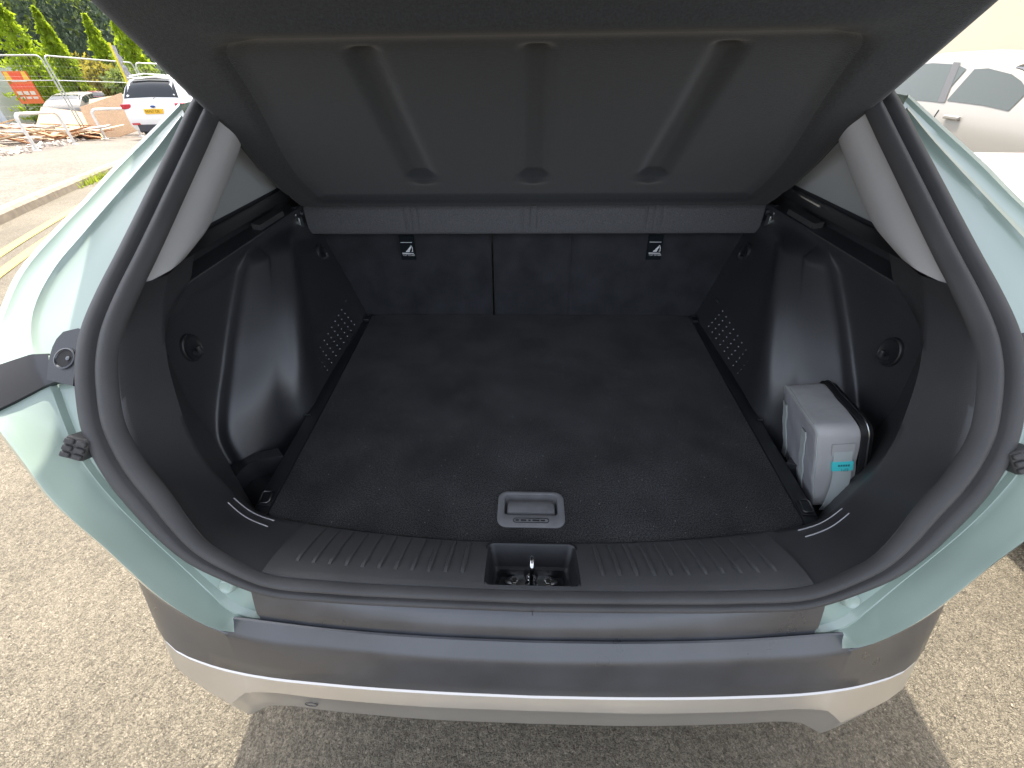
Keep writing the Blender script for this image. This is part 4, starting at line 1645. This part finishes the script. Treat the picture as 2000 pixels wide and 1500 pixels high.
vehicle('parked_hatchback', 'dark red car parked behind the fence by the white cabin', (-24.1, 26.6, float(gz(27.0)) + .1), ang(-.3, 1), HATCH, 'paint_red',
        windows=((.4, 1.1, 4.2, 4.92), (1.2, 1.95, 4.2, 4.92)), rear=(.12, .45, 5.3), wheels=(.7, 3.15), wr=.31)

# ---------------------------------------------------------------- cycle stands
def pave_z(y):
    return float(gz(y)) + .125


def hoop(a, b, h, label):
    o = thing('cycle_stand', label, 'cycle stand', (a[0], a[1], pave_z(a[1])), 0, 'cycle stands on the pavement')
    A = Vector((0, 0, -.1))
    B = Vector((b[0] - a[0], b[1] - a[1], pave_z(b[1]) - pave_z(a[1]) - .1))
    d = B - A
    r = .16
    e = d.normalized()
    path = [A, A + Vector((0, 0, h + .1 - r))]
    for t in np.linspace(0, 90, 6)[1:]:
        path.append(A + Vector((0, 0, h + .1 - r)) + e * (r - r * math.cos(rad(t))) + Vector((0, 0, r * math.sin(rad(t)))))
    for t in np.linspace(0, 90, 6):
        path.append(B + Vector((0, 0, h + .1 - r)) - e * (r - r * math.sin(rad(t))) + Vector((0, 0, r * math.cos(rad(t)))))
    path.append(B)
    MB().tube(path, .036, 12).build('hoop_tube', 'hoop_paint', o)
    for q in (A, B):
        mb = MB()
        mb.lathe([(.036, .125), (.075, .115), (.08, .1), (.08, .09)], q, 14)
        mb.build('base_collar', 'hoop_paint', o)


hoop((-12.45, 11.2), (-13.05, 12.9), .78, 'white tubular cycle stand in front of the timber pile')
hoop((-13.75, 14.75), (-13.35, 15.75), .80, 'white tubular cycle stand in front of the leaning chipboard sheets')

# ---------------------------------------------------------------- temporary mesh fence
def fence_panel(a, b, label):
    za, zb = pave_z(a[1]), pave_z(b[1])
    o = thing('mesh_fence_panel', label, 'fence', (a[0], a[1], za), 0, 'temporary mesh fence panels')
    A, B = Vector((0, 0, .1)), Vector((b[0] - a[0], b[1] - a[1], zb - za + .1))
    e = (B - A)
    Ln = e.length
    e = e.normalized()
    H = 2.05
    up = Vector((0, 0, 1))
    r = .12
    path = [A]
    path.append(A + up * (H - r))
    for t in (30, 60, 90):
        path.append(A + up * (H - r) + e * (r - r * math.cos(rad(t))) + up * (r * math.sin(rad(t))))
    for t in (0, 30, 60, 90):
        path.append(B + up * (H - r) - e * (r - r * math.sin(rad(t))) + up * (r * math.cos(rad(t))))
    path.append(B)
    MB().tube(path, .021, 8).build('frame_tube', 'galvanised', o)
    MB().tube([A + up * .12, B + up * .12], .02, 8).build('bottom_rail', 'galvanised', o)
    MB().tube([A + up * 1.45, B + up * 1.45], .012, 8).build('middle_rail', 'galvanised', o)
    mb = MB()
    k = .10
    while k < Ln:
        mb.tube([A + e * k + up * .12, A + e * k + up * (H - .02)], .0016, 3, False)
        k += .11
    for h in np.arange(.3, H, .25):
        mb.tube([A + up * h, B + up * h], .0016, 3, False)
    tag(mb.build('wire_mesh', 'galvanised', o), kind='stuff')
    for q in (A, B):
        mb = MB()
        mb.box(q - up * .04, (.62, .22, .13), Matrix.Rotation(ang(-e.y, e.x), 3, 'Z'))
        bevel(mb.build('fence_foot', 'dark_grey', o, 20), .02)


P0, P1, P2, P3 = (-18.0, 14.4), (-14.5, 14.9), (-14.45, 18.3), (-13.2, 21.4)
fence_panel(P0, P1, 'mesh fence panel at the left edge behind the timber pile')
fence_panel((P1[0] + .03, P1[1] + .08), P2, 'mesh fence panel behind the leaning chipboard sheets')
fence_panel((P2[0] + .03, P2[1] + .08), P3, 'mesh fence panel behind the white estate car')

# ---------------------------------------------------------------- timber, chipboard
def slab(name, label, cat, c, size, rot, m, group=None):
    o = MB().box((0, 0, 0), size).build(name, m, None, 0, loc=c, rot=rot)
    bevel(o, .006)
    return tag(o, label, cat, group)


bz = pave_z(16)
slab('chipboard_sheet', 'large pale chipboard sheet leaning up behind the cycle stand', 'board', (-14.30, 15.9, bz + .52), (1.5, 1.25, .018), (rad(58), rad(-14), rad(14)), 'chipboard', 'chipboard sheets')
slab('chipboard_sheet', 'chipboard sheet lying low to the left of the leaning one', 'board', (-15.35, 15.6, bz + .38), (1.9, 1.3, .018), (rad(32), rad(10), rad(20)), 'chipboard', 'chipboard sheets')
slab('chipboard_sheet', 'chipboard sheet behind the leaning one, tilted back', 'board', (-14.9, 16.9, bz + .70), (1.8, 1.2, .018), (rad(40), rad(-6), rad(5)), 'timber_pale', 'chipboard sheets')
rp = random.Random(3)
mats = ['timber_pale', 'timber_brown', 'timber_pale', 'timber_grey', 'timber_brown']
for k in range(46):
    u = rp.random()
    x = -16.9 + 2.9 * u + rp.uniform(-.25, .25)
    y = 12.1 + 2.3 * u + rp.uniform(-.5, 1.0)
    lay = rp.random() ** 1.3
    L_ = rp.uniform(.9, 2.2)
    mk = rp.choice(mats)
    lb_ = {'timber_pale': 'pale new timber plank', 'timber_brown': 'reddish brown timber plank', 'timber_grey': 'weathered grey timber plank'}[mk]
    slab('timber_plank', lb_ + ' loose in the heap behind the cycle stands', 'plank', (x, y, pave_z(y) + .06 + .75 * lay * (1 - .6 * u)), (L_, rp.choice((.09, .12, .18)), rp.choice((.022, .04))),
         (rad(rp.uniform(-12, 12)), rad(rp.uniform(-14, 14)), rad(rp.uniform(-25, 40))), mk, 'loose planks in the timber heap')
# rubble strip along the back of the pavement
mb = MB()
for k in range(420):
    s_ = rp.uniform(5, 15)
    x, y = street(s_, 2.75 + rp.gauss(0, .16))
    r_ = rp.uniform(.02, .06)
    M = Euler((rp.random() * 6, rp.random() * 6, rp.random() * 6)).to_matrix()
    mb.box((x, y, pave_z(y) + r_ * .4), (r_ * 2, r_ * 1.5, r_), M)
tag(mb.build('rubble', 'timber_grey', None, 0), 'pale rubble strewn along the back of the pavement', 'rubble', kind='stuff')
mb = MB()
for k in range(450):
    x, y = rp.uniform(-2.2, 1.9), rp.uniform(-.9, 1.6)
    r_ = .0014 + .0026 * rp.random() ** 3
    M = Euler((rp.random() * 6, rp.random() * 6, rp.random() * 6)).to_matrix()
    mb.box((x, y, float(gz(y)) + r_ * .5), (r_ * 2, r_ * 1.5, r_ * 1.1), M)
tag(mb.build('loose_grit', 'kerb_stone', None, 0), 'fine loose grit scattered on the tarmac behind the green car', 'grit', kind='stuff')
# grass tuft at the kerb
mb = MB()
for k in range(260):
    s_ = rp.gauss(3.0, .45)
    x, y = street(s_, -.14 + rp.gauss(0, .05))
    h = rp.uniform(.05, .16)
    a = rp.random() * 6.28
    b = Vector((x, y, float(gz(y))))
    d = Vector((math.cos(a), math.sin(a), 0))
    sdv = Vector((-d.y, d.x, 0)) * .008
    tip = b + d * h * .5 + Vector((0, 0, h))
    mb.add([b - sdv, b + sdv, tip], [(0, 1, 2)])
tag(mb.build('grass_tuft', 'grass_leaf', None, 0, recalc=False), 'green grass tuft growing against the kerb', 'grass', kind='stuff')

# ---------------------------------------------------------------- sign, cabins, banner
def orient(o_name, label, cat, loc, rz):
    return thing(o_name, label, cat, loc, rz)


z26 = float(gz(25.5))
sg = orient('advert_board', 'tall orange and red advertising board on two posts beyond the fence', 'sign', (-28.1, 27.0, float(gz(27.0)) + .15), rad(8))
sg.scale = (.84, .84, .84)
MB().box((0, .03, 1.95), (1.45, .05, 1.75)).build('panel', 'sign_orange', sg, 0)
MB().box((0, -.004, 2.56), (1.41, .012, .36)).build('red_band', 'sign_red', sg, 0)
MB().box((0, -.006, 2.02), (1.41, .012, .26)).build('red_band', 'sign_red', sg, 0)
for x in (-.52, .52):
    MB().add([(x - .18, -.014, 2.36), (x + .18, -.014, 2.36), (x + .12, -.014, 2.80), (x - .12, -.014, 2.80)], [(0, 1, 2, 3)]).build('yellow_patch', 'sign_yellow', sg, 0)
for row_, (zc, hh) in enumerate(((1.66, .2), (1.40, .12))):
    for x in (-.40, 0, .40):
        MB().box((x, -.008, zc), (.30, .012, hh)).build('cream_block', 'sign_cream', sg, 0)
MB().box((0, -.010, 2.30), (.9, .012, .07)).build('cream_block', 'sign_cream', sg, 0)
for x in (-.6, .6):
    MB().tube([(x, .07, 0), (x, .07, 2.8)], .05, 8).build('sign_post', 'dark_grey', sg)


def cabin(loc, rz, size, label, wins):
    o = thing('site_cabin', label, 'cabin', loc, rz, 'cabins beyond the fence')
    L_, D_, H_ = size
    b = MB().box((0, 0, H_ / 2), (L_, D_, H_)).build('cabin_wall', 'cladding_white', o, 0)
    MB().box((0, 0, H_ + .05), (L_ + .1, D_ + .1, .12)).build('cabin_roof', 'dark_grey', o, 0)
    n_ = int(L_ / .35)
    for k in range(n_ + 1):
        MB().box((-L_ / 2 + k * L_ / n_, -D_ / 2 - .012, H_ / 2), (.03, .024, H_ - .1)).build('cladding_rib', 'cladding_white', o, 0)
    for x, z, w, h, m in wins:
        MB().box((x, -D_ / 2 - .02, z), (w, .05, h)).build('cabin_window', m, o, 0)
    return o


cabin((-32.6, 28.2, float(gz(27))), rad(5), (4.6, 3, 2.75), 'long white cabin left of the orange advertising board', ((-1.0, 1.7, .8, .7, 'glass_dark'), (.9, 1.2, .8, 1.9, 'dark_grey')))
cabin((-23.6, 29.2, float(gz(29))), rad(6), (2.0, 2.4, 2.35), 'small white cabin with a dark window beyond the fence', ((-.62, 1.2, .6, 2.0, 'paint_blue'), (.25, 1.75, .6, .5, 'glass_dark')))

fb = thing('feather_flag', 'tattered grey banner on a leaning yellow pole beside the fence', 'banner', (-14.15, 17.2, pave_z(17.2)))
MB().tube([(0, 0, 0), (.02, .02, 1.3), (.06, .05, 2.62)], .035, 8).build('pole', 'post_yellow', fb)
rows = []
for t in np.linspace(0, 1, 18):
    w = .16 + .05 * math.sin(t * 25) + .04 * math.sin(t * 61)
    rows.append([(.05 + .05 * t, .03, .9 + 1.65 * t), (.05 + .05 * t + w * .5, .03 + .03 * math.sin(t * 17), .9 + 1.65 * t), (.05 + .05 * t + w, .03 + .05 * math.sin(t * 13), .88 + 1.65 * t)])
v, f = loft(rows)
solid(mesh('banner_cloth', v, f, 'banner_grey', fb, 0), .004)

# ---------------------------------------------------------------- trees
def leaves(mb, pts, size, r_):
    for p in pts:
        s_ = size * r_.uniform(.6, 1.3)
        a = Vector((r_.gauss(0, 1), r_.gauss(0, 1), r_.gauss(0, .6))).normalized()
        b = a.orthogonal().normalized()
        b = (Matrix.Rotation(r_.random() * 6.28, 3, a) @ b)
        c = a.cross(b)
        p = Vector(p)
        mb.add([p - b * s_, p + c * s_ * .45, p + b * s_, p - c * s_ * .45], [(0, 1, 2, 3)])


def conifer(x, y, h, w, label, m, seed, n=2600):
    r_ = random.Random(seed)
    z0 = float(gz(y))
    o = thing('conifer', label, 'tree', (x, y, z0), 0, 'trees beyond the fence')
    MB().tube([(0, 0, -.2), (.03, 0, h * .5), (0, .02, h * .95)], [.14, .08, .02], 8).build('trunk', 'bark', o)
    mb = MB()
    pts = []
    for k in range(n):
        t = r_.random() ** 1.5
        z = .15 + t * (h - .15)
        a = r_.random() * 6.283
        rr = w * (1 - t) ** .75 * (.85 + .22 * math.sin(a * 3 + seed) + .18 * math.sin(z * 9 + a * 2)) * r_.uniform(.55, 1.0)
        pts.append((rr * math.cos(a), rr * math.sin(a), z + rr * .15))
    leaves(mb, pts, .15, r_)
    mb.build('crown', m, o, 0, recalc=False)


def bush(x, y, h, w, label, m, seed, n=2200):
    r_ = random.Random(seed)
    z0 = float(gz(y))
    o = thing('shrub', label, 'shrub', (x, y, z0), 0, 'shrubs beyond the fence')
    mb0 = MB()
    for k in range(5):
        a = k * 1.26
        mb0.tube([(0, 0, -.1), (.3 * w * math.cos(a), .3 * w * math.sin(a), h * .5), (.5 * w * math.cos(a), .5 * w * math.sin(a), h * .8)], [.06, .04, .015], 6)
    mb0.build('stem', 'bark', o)
    lobes = [(r_.uniform(-.5, .5) * w, r_.uniform(-.5, .5) * w, h * r_.uniform(.4, .75), r_.uniform(.35, .6) * w) for _ in range(9)]
    pts = []
    for k in range(n):
        a, b, c, q = lobes[k % 9]
        d = Vector((r_.gauss(0, 1), r_.gauss(0, 1), r_.gauss(0, 1))).normalized() * q * r_.uniform(.6, 1.05)
        pts.append((a + d.x, b + d.y, max(.05, c + d.z * .8)))
    mb = MB()
    leaves(mb, pts, .12, r_)
    mb.build('crown', m, o, 0, recalc=False)


conifer(-28.3, 28.5, 5.6, 1.9, 'broad lime green conifer at the left edge of the photo', 'leaf_lime', 1)
conifer(-25.9, 28.0, 5.2, 1.15, 'pointed lime green conifer above the orange advertising board', 'leaf_lime', 2)
conifer(-23.6, 28.3, 4.9, 1.15, 'pointed lime green conifer behind the leaning yellow pole', 'leaf_lime', 3)
conifer(-21.4, 27.6, 5.3, 1.2, 'pointed lime green conifer next to the raised boot lid', 'leaf_lime', 4)
bush(-25.6, 29.8, 3.6, 1.7, 'olive yellow shrub above the silver car beyond the fence', 'leaf_olive', 5)
bush(-19.6, 24.6, 3.0, 1.5, 'green shrub behind the fence above the white estate car', 'leaf_mid', 6)
bush(-28.0, 29.5, 2.9, 2.0, 'green shrub at the foot of the broad conifer', 'leaf_lime', 8)
bush(-22.3, 26.4, 3.6, 1.1, 'yellowish shrub against the pointed conifer by the yellow pole', 'leaf_olive', 9)

# far wooded bank: one mass of dark trees
r_ = random.Random(11)
mb = MB()
pts, pts2 = [], []
for k in range(46):
    cx_, cy_ = r_.uniform(-75, -12), r_.uniform(42, 60)
    hz_ = r_.uniform(9, 15)
    q = r_.uniform(3.0, 5.0)
    for j in range(1100):
        d = Vector((r_.gauss(0, 1), r_.gauss(0, 1), r_.gauss(0, 1))).normalized() * q * r_.uniform(.6, 1.05)
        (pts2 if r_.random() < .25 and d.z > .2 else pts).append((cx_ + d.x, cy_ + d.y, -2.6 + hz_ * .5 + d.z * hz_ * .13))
leaves(mb, pts, .27, r_)
tag(mb.build('woodland', 'leaf_dark', None, 0, recalc=False), 'dark wood on the bank behind the lime green conifers', 'woodland', kind='stuff')
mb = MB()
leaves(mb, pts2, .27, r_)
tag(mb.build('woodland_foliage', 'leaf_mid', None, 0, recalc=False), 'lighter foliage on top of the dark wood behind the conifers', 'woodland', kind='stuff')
rows = [[(x, y, z) for x in np.linspace(-90, -5, 12)] for y, z in ((46, -2.7), (52, .5), (60, 6), (75, 9))]
v, f = loft(rows)
tag(mesh('wooded_bank', v, f, 'leaf_dark', None, 60), kind='structure')

# ---------------------------------------------------------------- cream building on the right
bl = thing('building', 'plain cream rendered building wall at the right edge of the photo', 'building', (9.5, 16, float(gz(16))))
MB().box((3, 0, 4), (6, 30, 9.5)).build('wall', 'wall_cream', bl, 0)
MB().box((3, 0, 8.85), (6.3, 30.3, .3)).build('parapet', 'cladding_white', bl, 0)
for k in range(6):
    MB().box((-.006, -14 + k * 5.2, 4), (.02, .03, 9.4)).build('wall_joint', 'kerb_stone', bl, 0)
MB().box((-.006, 0, 3.6), (.02, 30, .03)).build('wall_joint', 'kerb_stone', bl, 0)
MB().box((-.004, 0, .55), (.03, 30, 1.3)).build('plinth', 'kerb_stone', bl, 0)
